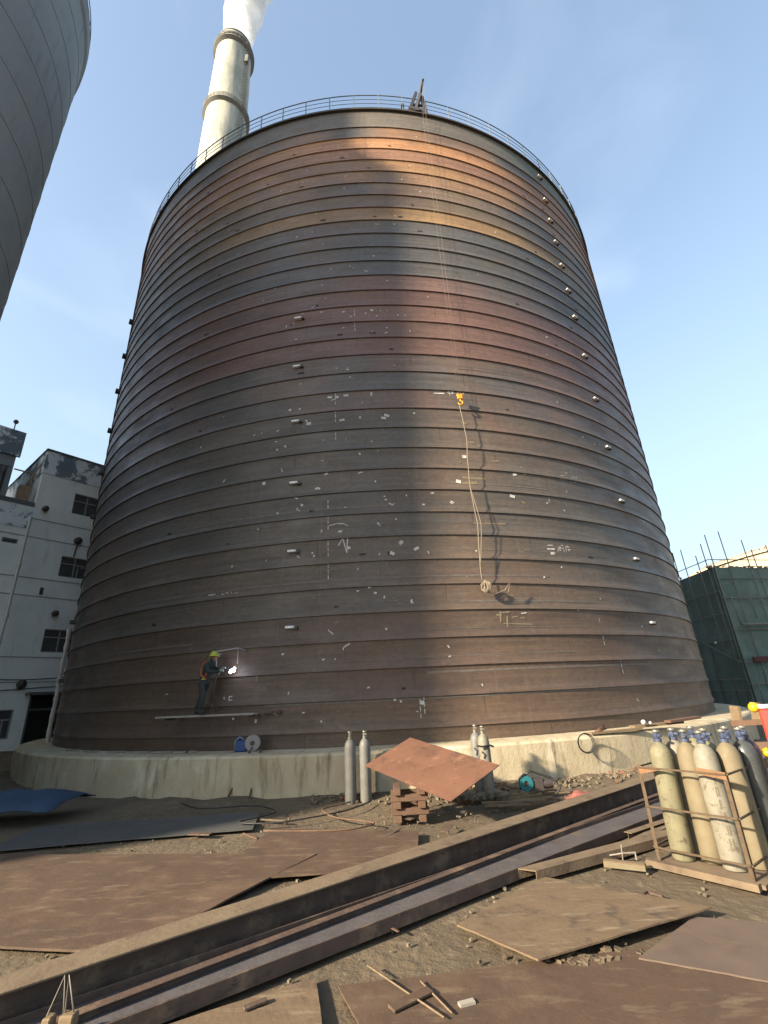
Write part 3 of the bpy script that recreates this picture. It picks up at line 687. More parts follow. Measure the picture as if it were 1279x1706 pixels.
m = MB(); m.tube([fp(-.1, 11.5, .12), fp(-.1, 6.5, .12), fp(-.12, 5.9, .12), fp(-.12, .3, .12)], .075, 10)
for z in (11.4, 8.9, 6.4, 3.9): m.tube([fp(-.1, z, .12), fp(-.1, z + .16, .12)], .10, 10)
m.build('downpipe', MT['pipe'], bl, smooth=True, autos=40)
for t, z, r_ in ((2.22, 10.75, .19), (.42, 12.15, .15), (1.86, 6.75, .15), (1.1, 3.35, .2)):
    m = MB(); m.lathe([(.001, -.02), (r_ * .7, -.02), (r_, .12), (r_ * .96, .3), (r_ * .5, .36), (.001, .37)], fp(t, z, 0), 18, R=Matrix.Rotation(atan2(FN.y, FN.x), 3, 'Z') @ Matrix.Rotation(pi / 2, 3, 'Y'))
    fl = m.build('exhaust_cowl', MT['dark_steel'], bl, smooth=True, autos=50)
    if z > 10 and z < 11: m = MB(); m.tube([fp(t, z - .15, .2), fp(t - .02, 9.86, .08)], .035, 6); m.build('stay', MT['dark_steel'], fl)
m = MB(); fbox(m, 1.03, 1.17, 7.66, 8.02, .06, .0); m.build('junction_box', MT['dark_steel'], bl)
m = MB()
for z, q in ((3.62, 0), (3.2, 1)):
    m.tube([fp(-6 + k * .8, z - .07 * sin(k * .9 + q) - .04 * q, .1) for k in range(16)], .022, 5)
m.build('cable', MT['cable'], bl, smooth=True)
m = MB(); m.tube([fp(-.02, ZT - .5, -.5), fp(-.9, ZLO + .1, -.8)], .04, 6); m.tube([fp(-.35, ZLO + .25, -.4), fp(-.35, ZLO + 2.0, -.4)], .05, 6); m.tube([fp(-1.2, ZLO + 2.0, -.4), fp(-.2, ZLO + 2.0, -.4)], .04, 6)
m.box(fp(-.55, ZLO + .75, -.5), (.5, .4, .9), RF_); m.build('roof_pipework', mat('roof_pipe', (.55, .42, .25), .7, var=(.3, .2, .12), vscale=5), bl)
# rooftop hopper house behind
ho = empty('rooftop_house', fp(-4.2, ZLO, -3.0), 'grey rooftop plant room with dark awning on the low roof, far left', 'rooftop hut')
m = MB(); fbox(m, -8, -1.15, ZLO, ZLO + 4.3, -1.0, -6); m.build('wall', mat('hut_wall', (.5, .56, .57), .9, var=(.38, .42, .44), vscale=1, streak=((.12, .14, .14), (4, 4, .3)), stthr=(.55, .75)), ho)
m = MB(); fbox(m, -8.1, -1.0, ZLO + 2.95, ZLO + 4.35, -.85, -.995); fbox(m, -8.1, -1.0, ZLO + 4.352, ZLO + 4.45, -.85, -6.1); m.build('fascia', MT['peel'], ho)
m = MB(); m.add([fp(-8, ZLO + 2.3, -.98), fp(-1.7, ZLO + 2.3, -.98), fp(-1.4, ZLO + 1.95, -.1), fp(-8, ZLO + 1.95, -.1), fp(-8, ZLO + 2.24, -.98), fp(-1.7, ZLO + 2.24, -.98), fp(-1.4, ZLO + 1.89, -.1), fp(-8, ZLO + 1.89, -.1)], [(0, 1, 2, 3), (4, 5, 6, 7), (0, 1, 5, 4), (2, 3, 7, 6), (1, 2, 6, 5), (0, 3, 7, 4)]); m.build('awning', MT['dark_steel'], ho)
m = MB(); m.tube([fp(-1.5, ZLO + 4.4, -1.4), fp(-1.5, ZLO + 5.1, -1.4)], .03, 6); m.ball(fp(-1.5, ZLO + 5.2, -1.4), .13, 10, 6); m.tube([fp(-1.5, ZLO + .25, -.9), fp(-1.45, ZLO + 2.2, -.9)], .06, 6); m.build('lamp_post', MT['dark_steel'], ho, smooth=True)

# white jointed pipe standing between silo and building
m = MB(); bx, by = 25.1 * sin(radians(-34.35)), 25.1 * cos(radians(-34.35))
pts = []; rr_ = []
for k in range(37):
    z = .55 + 4.9 * k / 36; pts.append((bx + .01 * sin(z * 3), by, z)); rr_.append(.085 + (.028 if k % 5 == 0 else 0) + .012 * sin(k * 2.3))
m.tube(pts, rr_, 10)
o = m.build('white_pipe', MT['white'], smooth=True, origin=(bx, by, .5)); tag(o, 'white jointed pipe standing upright at the left foot of the silo', 'pipe')

# ------------------------------------------------------------------ right: scaffold-wrapped structure
SA, SB, SC_, SD = Vector((21.9, 41, 0)), Vector((22.04, 30.95, 0)), Vector((36, 33.8, 0)), Vector((36, 46, 0))
cenS = Vector((29, 38, 0)); HS = 9.05
sb = empty('scaffolded_tank', cenS, 'low round structure wrapped in dark green netting, right of the silo, poles sticking up', 'structure under construction')
pl = [SA, SB, SC_, SD]
def inset(p, d): v = (p - cenS); v.z = 0; return p - v.normalized() * d
m = MB(); m.prism([(inset(p, 1.4).x, inset(p, 1.4).y) for p in pl], -.1, HS - .5); m.build('core_wall', MT['concrete_grey'], sb)
def netface(A, B, wav=.12):
    m = MB(); n = int((B - A).length / .3); q = 30; e = (B - A).normalized(); nn = Vector((e.y, -e.x, 0))
    if nn.dot(A - cenS) < 0: nn = -nn
    for j in range(q + 1):
        for i in range(n + 1):
            z = HS * j / q; p = A + (B - A) * i / n
            sag = wav * (noise.noise(Vector((p.x * .6, p.y * .6, z * .45))) + .5 * noise.noise(Vector((p.x * 2, p.y * 2, z * 1.5))))
            sag *= min(1, i / 2, (n - i) / 2)
            m.v.append(p + nn * (sag - .1) + Vector((0, 0, z)))
    for j in range(q):
        for i in range(n): a = j * (n + 1) + i; m.f.append([a, a + 1, a + n + 2, a + n + 1]); m.m.append(0)
    return m.build('net', MT['net'], sb, smooth=True)
for a, b in ((SA, SB), (SB, SC_), (SC_, SD), (SD, SA)): netface(a, b)
m = MB(); m.prism([(inset(p, .3).x, inset(p, .3).y) for p in pl], HS - .12, HS - .06); m.build('deck', MT['wood_brown'], sb)
poles = [(21.99, 34.68, 11.15), (22.0, 33.65, 11.08), (22.02, 32.26, 10.22), (22.03, 31.42, 10.85), (22.05, 30.8, 11.3), (23.3, 31.15, 11.6), (24.97, 31.5, 11.0), (25.6, 31.65, 10.3), (26.9, 31.9, 10.66), (28.4, 32.2, 11.1), (30.1, 32.5, 10.9), (21.95, 36.4, 10.9), (21.93, 38.4, 11.1), (32, 32.9, 11)]
for x, y, z in poles:
    m = MB(); m.tube([(x, y, 0), (x + random.uniform(-.03, .03), y, z)], .032, 7); m.build('pole', MT['scaf'], sb, smooth=True)
m = MB()
offA, offB = Vector((-.12, 0, 0)), Vector((.05, -.12, 0))
for z in (1.25, 1.9, 9.6, 4.3, 6.0, 7.4): m.tube([SA + offA + Vector((0, 0, z)), SB + offA + Vector((0, 0, z + random.uniform(-.05, .05)))], .028, 6)
for z in (1.6, 2.9, 4.9, 6.95, 8.25, 9.55): m.tube([SB + offB + Vector((-.2, 0, z)), SC_ + offB + Vector((0, 0, z + random.uniform(-.05, .05)))], .03, 6)
m.tube([SB + offB + Vector((.4, 0, .3)), SB + offB + Vector((.4, 0, 2.6))], .03, 6)
m.tube([SB + offB + Vector((.6, .1, 5.2)), SB + offB + Vector((.5, .1, 7.3))], .03, 6); m.tube([SB + offB + Vector((1.9, .3, 5.6)), SB + offB + Vector((1.9, .3, 7.6))], .03, 6)
m.bar(SB + offB + Vector((.6, 0, 5.2)), SB + offB + Vector((6, 1.2, 5.2)), .1, .12)
m.tube([SA * .3 + SB * .7 + offA + Vector((0, 0, 4.4)), SB + offA + Vector((0, 0, 2.9))], .026, 6)
m.build('ledger', MT['scaf'], sb, smooth=True)
m = MB(); m.box(SB + Vector((1.6, .1, 3.05)), (1.9, .1, .3), Matrix.Rotation(.2, 3, 'Z')); m.build('red_banner', mat('faded_red', (.12, .035, .03), .8), sb)
m = MB(); m.ball(SB + Vector((-.25, 1.6, 4.25)), .09, 10, 6); m.build('lamp', MT['white'], sb)
m = MB()
random.seed(3)
for k in range(40):
    t = random.random(); p = (SB + (SC_ - SB) * t * .6) if random.random() < .7 else (SB + (SA - SB) * t * .5)
    m.box(p + Vector((random.uniform(-.1, .1), .1, HS + random.uniform(-.02, .1))), (random.uniform(.05, .35), .1, random.uniform(.03, .16)), Matrix.Rotation(random.uniform(0, 3), 3, 'Z'))
m.build('clamp', MT['scaf'], sb)
# cream silo far behind
cx2, cy2, R2 = 68.5, 66.0, 22.
cs = empty('cream_silo', (cx2, cy2, 0), 'sunlit cream roof of a large round tank far behind the green netting', 'tank')
m = MB(); m.lathe([(R2, 0), (R2, 16.6)], (cx2, cy2, 0), 90); m.build('wall', MT['cream'], cs, smooth=True)
m = MB(); m.lathe([(R2 + .3, 16.6), (R2 + .3, 16.9), (R2 * .6, 19.6), (R2 * .25, 21.2), (.01, 21.6)], (cx2, cy2, 0), 90); m.build('roof', MT['cream'], cs, smooth=True, autos=30)
m = MB()
for k in range(60):
    a = radians(-95 + k * 1.9 + random.uniform(-.5, .5)); m.box((cx2 + (R2 - .3) * sin(a), cy2 - (R2 - .3) * cos(a), 17.15), (random.uniform(.3, 1.3), .3, random.uniform(.15, .4)), Matrix.Rotation(a, 3, 'Z'))
m.build('roof_fitting', MT['chim_dark'], cs)


# ------------------------------------------------------------------ gas cylinders
def bottle(name, body_mat, h=1.46, r=.132, handle=MT['valve'], label=None, group=None, text=False):
    t = empty(name, (0, 0, 0), label, 'gas cylinder', group)
    b = h - .26
    prof = [(.001, .0), (r * .93, .0), (r, .03), (r, b - .10), (r * .985, b - .05), (r * .90, b + .0), (r * .72, b + .045), (r * .48, b + .075), (r * .32, b + .09), (r * .30, b + .10)]
    m = MB(); m.lathe(prof, (0, 0, 0), 28); m.build('body', body_mat, t, smooth=True, autos=50)
    m = MB(); m.lathe([(r * .32, b + .098), (r * .38, b + .10), (r * .38, b + .135), (.026, b + .14), (.026, b + .21), (.001, b + .21)], (0, 0, 0), 14); m.box((0, 0, b + .17), (.06, .07, .05)); m.tube([(0, -.02, b + .175), (0, -.095, b + .175)], .019, 8)
    v = m.build('valve', handle, t, smooth=True, autos=40)
    m = MB(); m.lathe([(.001, b + .215), (.046, b + .215), (.05, b + .226), (.046, b + .24), (.001, b + .24)], (0, 0, 0), 12); m.build('handwheel', MT['brass'], v, smooth=True, autos=40)
    if text:
        m = MB(); random.seed(11)
        for c in range(6):
            zc = b - .28 - c * .13
            for q in range(5):
                a0 = radians(-26 + random.uniform(-9, 9)); z0 = zc + random.uniform(-.045, .045)
                if q % 2: p = [(a0 - .22, z0), (a0 + .22, z0 + .01)]
                else: p = [(a0, zc - .05), (a0 + .03, zc + .05)]
                A, B = [Vector(((r + .002) * sin(a), -(r + .002) * cos(a), z)) for a, z in p]; n = Vector((sin(a0), -cos(a0), 0)); s = (B - A).normalized().cross(n) * .006
                m.add([A - s, A + s, B + s, B - s], [(0, 1, 2, 3)])
        m.build('lettering', mat('faded_lettering', (.2, .17, .12), .9), t)
    return t
def place(t, x, y, z, rz=0, tilt=(0, 0)):
    t.location = (x, y, z); t.rotation_euler = (tilt[0], tilt[1], rz)
A_ = Vector((3.17, 6.97, .05)); eu = Vector((.615, -.789, 0)); ev = Vector((.789, .615, 0))
def rk(u, v, z=0): return A_ + eu * u + ev * v + Vector((0, 0, z))
GRP = 'gas cylinders standing in the rusty rack'
specs = [('cyl_tan', .215, .235, 0, 'olive-cream gas cylinder at the left end of the rack, paper tag on its shoulder', False),
         ('cyl_cream', .29, .52, 0, 'narrow strip of a white gas cylinder between the leftmost and the brown-tan one', False),
         ('cyl_brown', .50, .36, 0, 'brown-tan gas cylinder third from the left in the rack', False),
         ('cyl_cream', .755, .27, .0, 'cream gas cylinder with faded vertical lettering at the front of the rack', True),
         ('cyl_tan', .66, .62, 0, 'gas cylinder mostly hidden behind the lettered cream one', False),
         ('cyl_brown', .93, .52, 0, 'tan gas cylinder right of the lettered cream one, behind the rack corner post', False),
         ('cyl_dark', 1.0, .84, 0, 'dark grey gas cylinder with a pale glint, right of the tan ones', False),
         ('cyl_dark', .80, .95, 0, 'dark grey gas cylinder rearmost in the rack', False),
         ('cyl_dark', .96, 1.12, 0, 'dark grey gas cylinder at the rack\'s right end, by the frame edge', False),
         ('cyl_tan', .42, .88, 0, 'back row gas cylinder, only its blue valve showing over the brown-tan one', False)]
protos = {}
random.seed(5)
for i, (mt_, u, v, dz, lab, tx) in enumerate(specs):
    key = (mt_, tx)
    if key not in protos: t = bottle('gas_cylinder', MT[mt_], label=lab, group=GRP, text=tx); protos[key] = t
    else: t = copy_tree(protos[key])
    t['label'] = lab; p = rk(u, v, .03)
    place(t, p.x, p.y, p.z, random.uniform(-.5, .5) if not tx else .15, (random.uniform(-.012, .012), random.uniform(-.012, .012)))
# paper tag on first
tg = MB(); p = rk(.235, .24, 1.14); tg.box(p + Vector((.045, -.095, .03)), (.07, .004, .05), Matrix.Rotation(.35, 3, 'Z') @ Matrix.Rotation(-.4, 3, 'X')); o = tg.build('paper_tag', MT['white'], origin=p); tag(o, 'white paper tag on the shoulder of the left olive-cream cylinder', 'tag')

G2_ = 'gas cylinders standing against the foundation'
b1 = bottle('gas_cylinder', MT['cyl_grey'], h=1.42, r=.124, handle=MT['brass'], label='grey gas cylinder, left one of the pair standing against the foundation', group=G2_); place(b1, -1.02, 11.5, -.02)
b2 = copy_tree(b1); b2['label'] = 'grey gas cylinder, right one of the pair standing against the foundation'; place(b2, -.69, 11.52, -.02, .6)
b3 = bottle('gas_cylinder', MT['cyl_cream'], h=1.42, r=.12, handle=MT['brass'], label='cream gas cylinder alone beside the tilted orange plate, against the lit wall', group=G2_); place(b3, 1.92, 11.2, -.02, .3, (-.03, 0))
b4 = copy_tree(b1); b4['label'] = 'grey gas cylinder half hidden behind the cream one against the wall'; b4.children[0].data = b1.children[0].data; place(b4, 1.76, 11.36, -.0, .2, (-.03, 0.02))
m = MB(); m.tube([(1.72, 11.0, 1.02), (1.85, 11.06, .99), (2.02, 11.06, 1.01), (2.1, 11.2, .97), (2.12, 11.42, .95)], .02, 6); m.tube([(1.66, 11.0, .98), (1.72, 10.98, .92), (1.7, 11.0, .84)], .018, 6)
o = m.build('binding_chain', MT['cable'], smooth=True, origin=(1.9, 11.06, .98)); tag(o, 'dark strap tying the cream gas cylinder to the wall', 'strap')

# rack
rkE = empty('cylinder_rack', rk(.55, .6, -.05), 'rusty angle-iron rack holding the gas cylinders, lower right', 'cylinder rack')
WU, WV = 1.02, 1.35
def rod(name, a, b, w, mt_=MT['rust_rod'], h=None):
    m = MB(); m.bar(a, b, w, h or w); return m.build(name, mt_, rkE, bevel=.003)
for (u, v) in ((0, 0), (WU, 0), (0, WV), (WU, WV)):
    m = MB(); a, b = rk(u, v, -.02), rk(u, v, 1.06); s1 = 1 if u == 0 else -1; s2 = 1 if v == 0 else -1
    m.bar(a + eu * s1 * .02, b + eu * s1 * .02, .006, .042, ev) if False else None
    m.box((a + b) / 2 + eu * s1 * .02, (.042, .006, 1.08), Matrix((eu, ev, Vector((0, 0, 1)))).transposed()); m.box((a + b) / 2 + ev * s2 * .022, (.006, .042, 1.08), Matrix((eu, ev, Vector((0, 0, 1)))).transposed())
    m.build('post', MT['rust_rod'], rkE)
for z in (1.04, .60, .16):
    rod('rail', rk(0, -.012, z), rk(WU, -.012, z), .02); rod('rail', rk(WU + .012, 0, z), rk(WU + .012, WV, z), .02); rod('rail', rk(0, WV + .012, z), rk(WU, WV + .012, z), .02)
rod('rail', rk(-.012, 0, 1.04), rk(-.012, WV, 1.04), .02); rod('rail', rk(-.012, 0, .16), rk(-.012, WV, .16), .02)
m = MB()
fr3 = Matrix((eu, ev, Vector((0, 0, 1)))).transposed().to_4x4(); fr3.translation = rk(.0, -.006, 0)
def gus(T, pts): 
    m = MB(); m.prism(pts, -.003, .003, T @ Matrix.Rotation(pi / 2, 4, 'X')); return m.build('gusset', MT['gusset'], rkE)
gus(fr3, [(0, 1.06), (.30, 1.03), (0.02, .96)]) ; gus(fr3, [(.71, 1.09), (1.02, 1.06), (1.02, .98), (.73, 1.02)])
m = MB(); m.box(rk(.55, .675, .0), (WU + .12, WV + .1, .04), Matrix((eu, ev, Vector((0, 0, 1)))).transposed()); m.build('floor_plate', MT['beam_dust'], rkE)
m = MB(); m.bar(rk(-.09, -.09, .0), rk(WU + .06, -.09, .0), .07, .07); m.build('skid', MT['beam_dust'], rkE)

# wire loops etc. over the foundation
m = MB()
for k in range(3): m.tube([(4.6 + (.17 + .02 * k) * sin(a) , 12.58 - .03 * k, .80 + (.2 + .01 * k) * cos(a)) for a in [2 * pi * t / 20 for t in range(21)]], .009, 5, cap=False)
o = m.build('wire_coil', MT['cable'], smooth=True, origin=(4.6, 12.58, .6)); tag(o, 'thin dark wire coil hung over the edge of the lit foundation', 'wire coil')

# ------------------------------------------------------------------ worker
def skin_obj(name, verts, edges, radii, mat_, parent, root=0, sub=2):
    me = bpy.data.meshes.new(name); o = bpy.data.objects.new(name, me); COL.objects.link(o)
    off = Vector(parent.location) if parent.parent is None else Vector(parent.location) + Vector(parent.parent.location)
    me.from_pydata([Vector(v) for v in verts], edges, []); me.update()
    o.parent = parent
    me.materials.append(mat_)
    s = o.modifiers.new('skin', 'SKIN'); 
    if not me.skin_vertices: bpy.context.view_layer.objects.active = o
    sv = me.skin_vertices[0].data if me.skin_vertices else None
    for i, r_ in enumerate(radii):
        sv[i].radius = r_ if isinstance(r_, tuple) else (r_, r_); sv[i].use_root = (i == root)
    s.use_smooth_shade = True; q = o.modifiers.new('sub', 'SUBSURF'); q.levels = sub; q.render_levels = sub
    return o
wa = radians(-21.2); WR = 14.3
wx, wy, wz = WR * sin(wa), WR * cos(wa), 1.86
worker = empty('person', (wx, wy, wz), 'worker in dark green with a yellow helmet and orange harness welding on the hung platform', 'person')
wr = radians(-16.5 + 0)     # local x: along the shell to the right, local y: towards the shell
worker.rotation_euler = (0, 0, wr)
# local pose, facing +x (right) and a little to the shell; feet at z=0
V = [(.02, .05, .80), (.03, .05, .90), (.09, .06, 1.05), (.15, .06, 1.19), (.19, .07, 1.29),           # 0-4 pelvis..upper chest, neck base
     (.22, .075, 1.355), (.245, .08, 1.42), (.255, .08, 1.49),                                       # 5-7 neck, head
     (.02, -.06, .76), (.13, -.10, .43), (.08, -.12, .07), (.20, -.13, .035),                        # 8-11 near leg
     (.02, .15, .76), (-.12, .17, .43), (-.25, .18, .09), (-.14, .18, .035),                         # 12-15 far leg
     (.17, -.10, 1.24), (.27, -.16, 1.03), (.47, -.04, 1.05), (.54, 0, 1.07),                          # 16-19 near arm
     (.17, .22, 1.24), (.30, .29, 1.08), (.48, .17, 1.12), (.54, .12, 1.13)]                          # 20-23 far arm
Ed = [(0, 1), (1, 2), (2, 3), (3, 4), (4, 5), (5, 6), (6, 7), (0, 8), (8, 9), (9, 10), (10, 11), (0, 12), (12, 13), (13, 14), (14, 15), (3, 16), (16, 17), (17, 18), (18, 19), (3, 20), (20, 21), (21, 22), (22, 23)]
Rd = [(.145, .12), (.15, .125), (.16, .13), (.175, .13), (.09, .08), .055, (.085, .075), (.075, .07), .095, .065, .05, .04, .095, .065, .05, .04, .07, .052, .04, .035, .07, .052, .04, .035]
bodyo = skin_obj('body', V, Ed, Rd, MT['cloth_dark'], worker, 0)
bodyo.data.materials.append(MT['skin'])
# face/head detail
m = MB(); m.ball((.262, .08, 1.44), .088, 16, 12, (1.08, .86, 1.18)); m.ball((.352, .08, 1.425), .018, 8, 6, (1, .8, 1.2)); m.ball((.25, .003, 1.43), .022, 8, 6, (1, .5, 1.3)); m.ball((.25, .157, 1.43), .022, 8, 6, (1, .5, 1.3)); m.box((.345, .08, 1.385), (.012, .045, .01))
for s_ in (-.033, .033): m.ball((.342, .08 + s_, 1.447), .011, 6, 4)
def build_local(m, name, mt_, parent, **k):
    o = m.build(name, mt_, None, **k); o.parent = parent; return o
build_local(m, 'head', MT['skin'], worker, smooth=True)
m = MB(); m.lathe([(.001, 1.605), (.05, 1.598), (.09, 1.57), (.115, 1.52), (.12, 1.478), (.155, 1.468), (.157, 1.46), (.115, 1.462)], (.25, .08, 0), 20); m.ball((.37, .08, 1.468), .06, 10, 6, (1.1, 1, .16)); build_local(m, 'helmet', MT['helmet'], worker, smooth=True)
m = MB()   # trousers as clothing shell (lower body)
V2 = [(.02, .05, .86), (.02, -.06, .76), (.13, -.10, .43), (.08, -.12, .12), (.02, .15, .76), (-.12, .17, .43), (-.25, .18, .13)]
tr = skin_obj('trousers', V2, [(0, 1), (1, 2), (2, 3), (0, 4), (4, 5), (5, 6)], [(.145, .12), .108, .08, .068, .108, .08, .068], MT['cloth_navy'], worker, 0)
for name, pts, r_ in (('boot', [(.06, -.12, .10), (.08, -.12, .045), (.15, -.125, .04), (.23, -.13, .035)], [.055, .055, .05, .04]), ('boot', [(-.27, .18, .11), (-.25, .18, .05), (-.18, .18, .04), (-.10, .18, .035)], [.055, .055, .05, .04])):
    m = MB(); m.tube(pts, r_, 10); build_local(m, name, MT['boot'], worker, smooth=True)
# gloved hands: palm, four fingers and thumb curled on the torch
for sy, hx, hy, hz in ((1, .555, .0, 1.075), (-1, .555, .115, 1.135)):
    m = MB(); m.ball((hx, hy, hz), .042, 12, 8, (1.15, .65, .95))
    for q in range(4):
        zz = hz + .028 - .018 * q; L_ = (.034, .04, .037, .028)[q]
        m.tube([(hx + .03, hy, zz), (hx + .03 + L_, hy + .008 * sy, zz - .006), (hx + .035 + L_, hy + .03 * sy, zz - .014), (hx + .02 + L_ * .6, hy + .042 * sy, zz - .016)], [.0105, .010, .009, .007], 7)
    m.tube([(hx - .01, hy + .02 * sy, hz + .02), (hx + .02, hy + .04 * sy, hz + .035), (hx + .045, hy + .045 * sy, hz + .025)], [.012, .011, .008], 7)
    build_local(m, 'glove', MT['glove'], worker, smooth=True)
m = MB()   # harness straps following the back
m.tube([(.03, -.05, 1.27), (-.015, -.06, 1.17), (-.03, -.06, 1.06), (.0, -.08, .99), (.06, -.10, .94), (.13, -.10, .89), (.16, -.06, .86)], .019, 6)
m.tube([(.13, -.07, 1.33), (.04, -.06, 1.28), (-.01, -.06, 1.17)], .017, 6); m.tube([(.16, -.12, 1.27), (.21, -.115, 1.15), (.19, -.11, 1.0), (.13, -.11, .9)], .014, 6)
build_local(m, 'harness', MT['harness'], worker, smooth=True)
m = MB(); m.box((.12, -.13, .87), (.09, .03, .03)); build_local(m, 'buckle', MT['helmet'], worker)
# torch and arc
def wl(x, y, z):
    c, s = cos(wr), sin(wr); return Vector((wx + c * x - s * y, wy + s * x + c * y, wz + z))
tr_ = empty('welding_torch', wl(.6, .05, 1.08), 'welding torch in the worker\'s gloved hands, its arc glaring white', 'welding torch')
m = MB(); m.tube([wl(.55, .02, 1.08), wl(.64, .06, 1.10), wl(.70, .14, 1.09), wl(.74, .22, 1.07)], [.022, .02, .016, .01], 8); m.tube([wl(.55, .02, 1.08), wl(.48, -.06, .9), wl(.42, -.05, .5), wl(.5, 0, .02)], .014, 6); m.build('handle', MT['dark_steel'], tr_, smooth=True)
m = MB(); m.ball(wl(.76, .26, 1.07), .05, 12, 8, (1.3, .8, 1)); m.ball(wl(.70, .24, 1.03), .035, 10, 6); m.ball(wl(.80, .27, 1.12), .032, 10, 6); m.build('arc', MT['arc'], tr_, smooth=True)
ld = bpy.data.lights.new('arc_light', 'POINT'); ld.energy = 4; ld.color = (.6, .65, 1.0); ld.shadow_soft_size = .04
lo = bpy.data.objects.new('arc_light', ld); COL.objects.link(lo); lo.parent = tr_; lo.location = wl(.76, .22, 1.08) - Vector(tr_.location)
# platform
pf = empty('work_platform', cyl(-16.5, R + .55, 1.8), 'narrow plank platform hung on the silo under the welding worker', 'platform')
m = MB(); m.bar(cyl(-21.2, R + .62, 1.82), cyl(-11.2, R + .40, 1.81), .28, .045); m.build('plank', MT['plank'], pf, bevel=.004)
m = MB(); m.bar(cyl(-10.9, R + .02, 1.80), cyl(-9.2, R + .1, 1.83), .09, .05); m.build('bracket', MT['beam'], pf)
for a_ in (-11.5, -20.3): m = MB(); m.bar(cyl(a_, R, 1.76), cyl(a_, R + .7, 1.76), .05); m.build('bracket', MT['beam'], pf)
m = MB(); m.bar(cyl(-16.2, R + .42, 3.44), cyl(-13.4, R + .40, 3.50), .03); m.bar(cyl(-13.4, R + .4, 3.50), cyl(-13.35, R + .02, 3.46), .03); m.bar(cyl(-16.2, R + .42, 3.44), cyl(-16.2, R + .02, 3.40), .03)
m.bar(cyl(-16.0, R + .42, 3.44), cyl(-16.35, R + .4, 3.08), .022); m.bar(cyl(-15.7, R + .42, 3.44), cyl(-15.65, R + .4, 3.05), .022); m.bar(cyl(-13.5, R + .35, 3.48), cyl(-13.8, R + .2, 3.1), .02)
m.build('hanger', mat('pale_hanger', (.42, .42, .4), .6), pf)

# ------------------------------------------------------------------ machine and wheel on the ledge
mc = empty('wire_feeder', (-3.76, 13.1, .92), 'small blue welding machine with a pale wheel on the foundation ledge', 'welding machine')
m = MB(); m.box((-3.93, 13.1, 1.08), (.30, .22, .26)); m.box((-3.99, 13.1, 1.24), (.14, .16, .08)); m.build('casing', MT['blue'], mc, bevel=.02)
m = MB(); m.tube([(-4.08, 13.0, 1.0), (-4.06, 12.98, 1.2), (-3.95, 12.98, 1.29), (-3.84, 12.98, 1.22)], .012, 6); m.build('handle', MT['frame'], mc, smooth=True)
m = MB(); m.lathe([(.06, -.05), (.185, -.05), (.2, -.02), (.2, .02), (.185, .05), (.06, .05)], (-3.62, 13.02, 1.13), 24, R=Matrix.Rotation(pi / 2, 3, 'X')); wh = m.build('wheel', mat('pale_wheel', (.36, .34, .3), .7), mc, smooth=True, autos=40)
m = MB(); m.lathe([(.001, -.06), (.058, -.06), (.058, .06), (.001, .06)], (-3.62, 13.02, 1.13), 16, R=Matrix.Rotation(pi / 2, 3, 'X')); m.build('hub', MT['dark_steel'], wh)
m = MB(); m.box((-3.78, 12.98, .932), (.75, .26, .02), Matrix.Rotation(-.05, 3, 'Z')); m.build('skid_board', MT['plank'], mc)
# small strips lying on the ledge
random.seed(21)
for k, ph in enumerate((-38, -33.5, -29, -25.5, -22.5, -19.8)):
    m = MB(); m.bar(cyl(ph, R + .35, .945), cyl(ph + 2.4, R + .3, .95), .09, .04)
    o = m.build('timber_strip', MT['plank'], origin=cyl(ph + 1.2, R + .3, .93)); tag(o, 'pale timber strip in a row on the shaded foundation ledge', 'timber strip', 'timber strips along the shaded ledge')
# planks and rods along the sunlit ledge
def plank(p0, p1, w, h, mt_, label, name='board', cat='board', group=None):
    m = MB(); m.bar(p0, p1, w, h); o = m.build(name, mt_, origin=(Vector(p0) + Vector(p1)) / 2, bevel=.004); tag(o, label, cat, group); return o
plank((6.25, 13.55, 1.02), (7.75, 13.9, 1.05), .22, .06, MT['wood'], 'long tan plank lying on the ledge behind the cylinder rack')
plank((4.9, 12.98, .96), (6.4, 13.42, .98), .16, .05, MT['wood'], 'tan plank on the ledge left of the gas cylinders')
plank((7.2, 13.55, 1.10), (8.3, 14.0, 1.14), .2, .06, MT['wood_brown'], 'short brown board laid across the tan plank behind the rack')
m = MB(); m.tube([(5.0, 13.0, .98), (5.35, 13.1, 1.13), (5.3, 13.15, 1.0)], .015, 6); m.tube([(5.1, 13.0, 1.0), (5.42, 13.2, 1.04)], .02, 6); o = m.build('bent_rebar', MT['rust_orange'], smooth=True, origin=(5.1, 13, .95)); tag(o, 'rust-red bent bar on the ledge left of the planks', 'bar')
m = MB(); m.ball((6.5, 13.4, 1.13), .06, 10, 7); m.ball((6.7, 13.45, 1.1), .04, 8, 6); o = m.build('plaster_lump', MT['white'], origin=(6.5, 13.4, 1.05)); tag(o, 'small white lump on the tan plank behind the rack', 'lump')

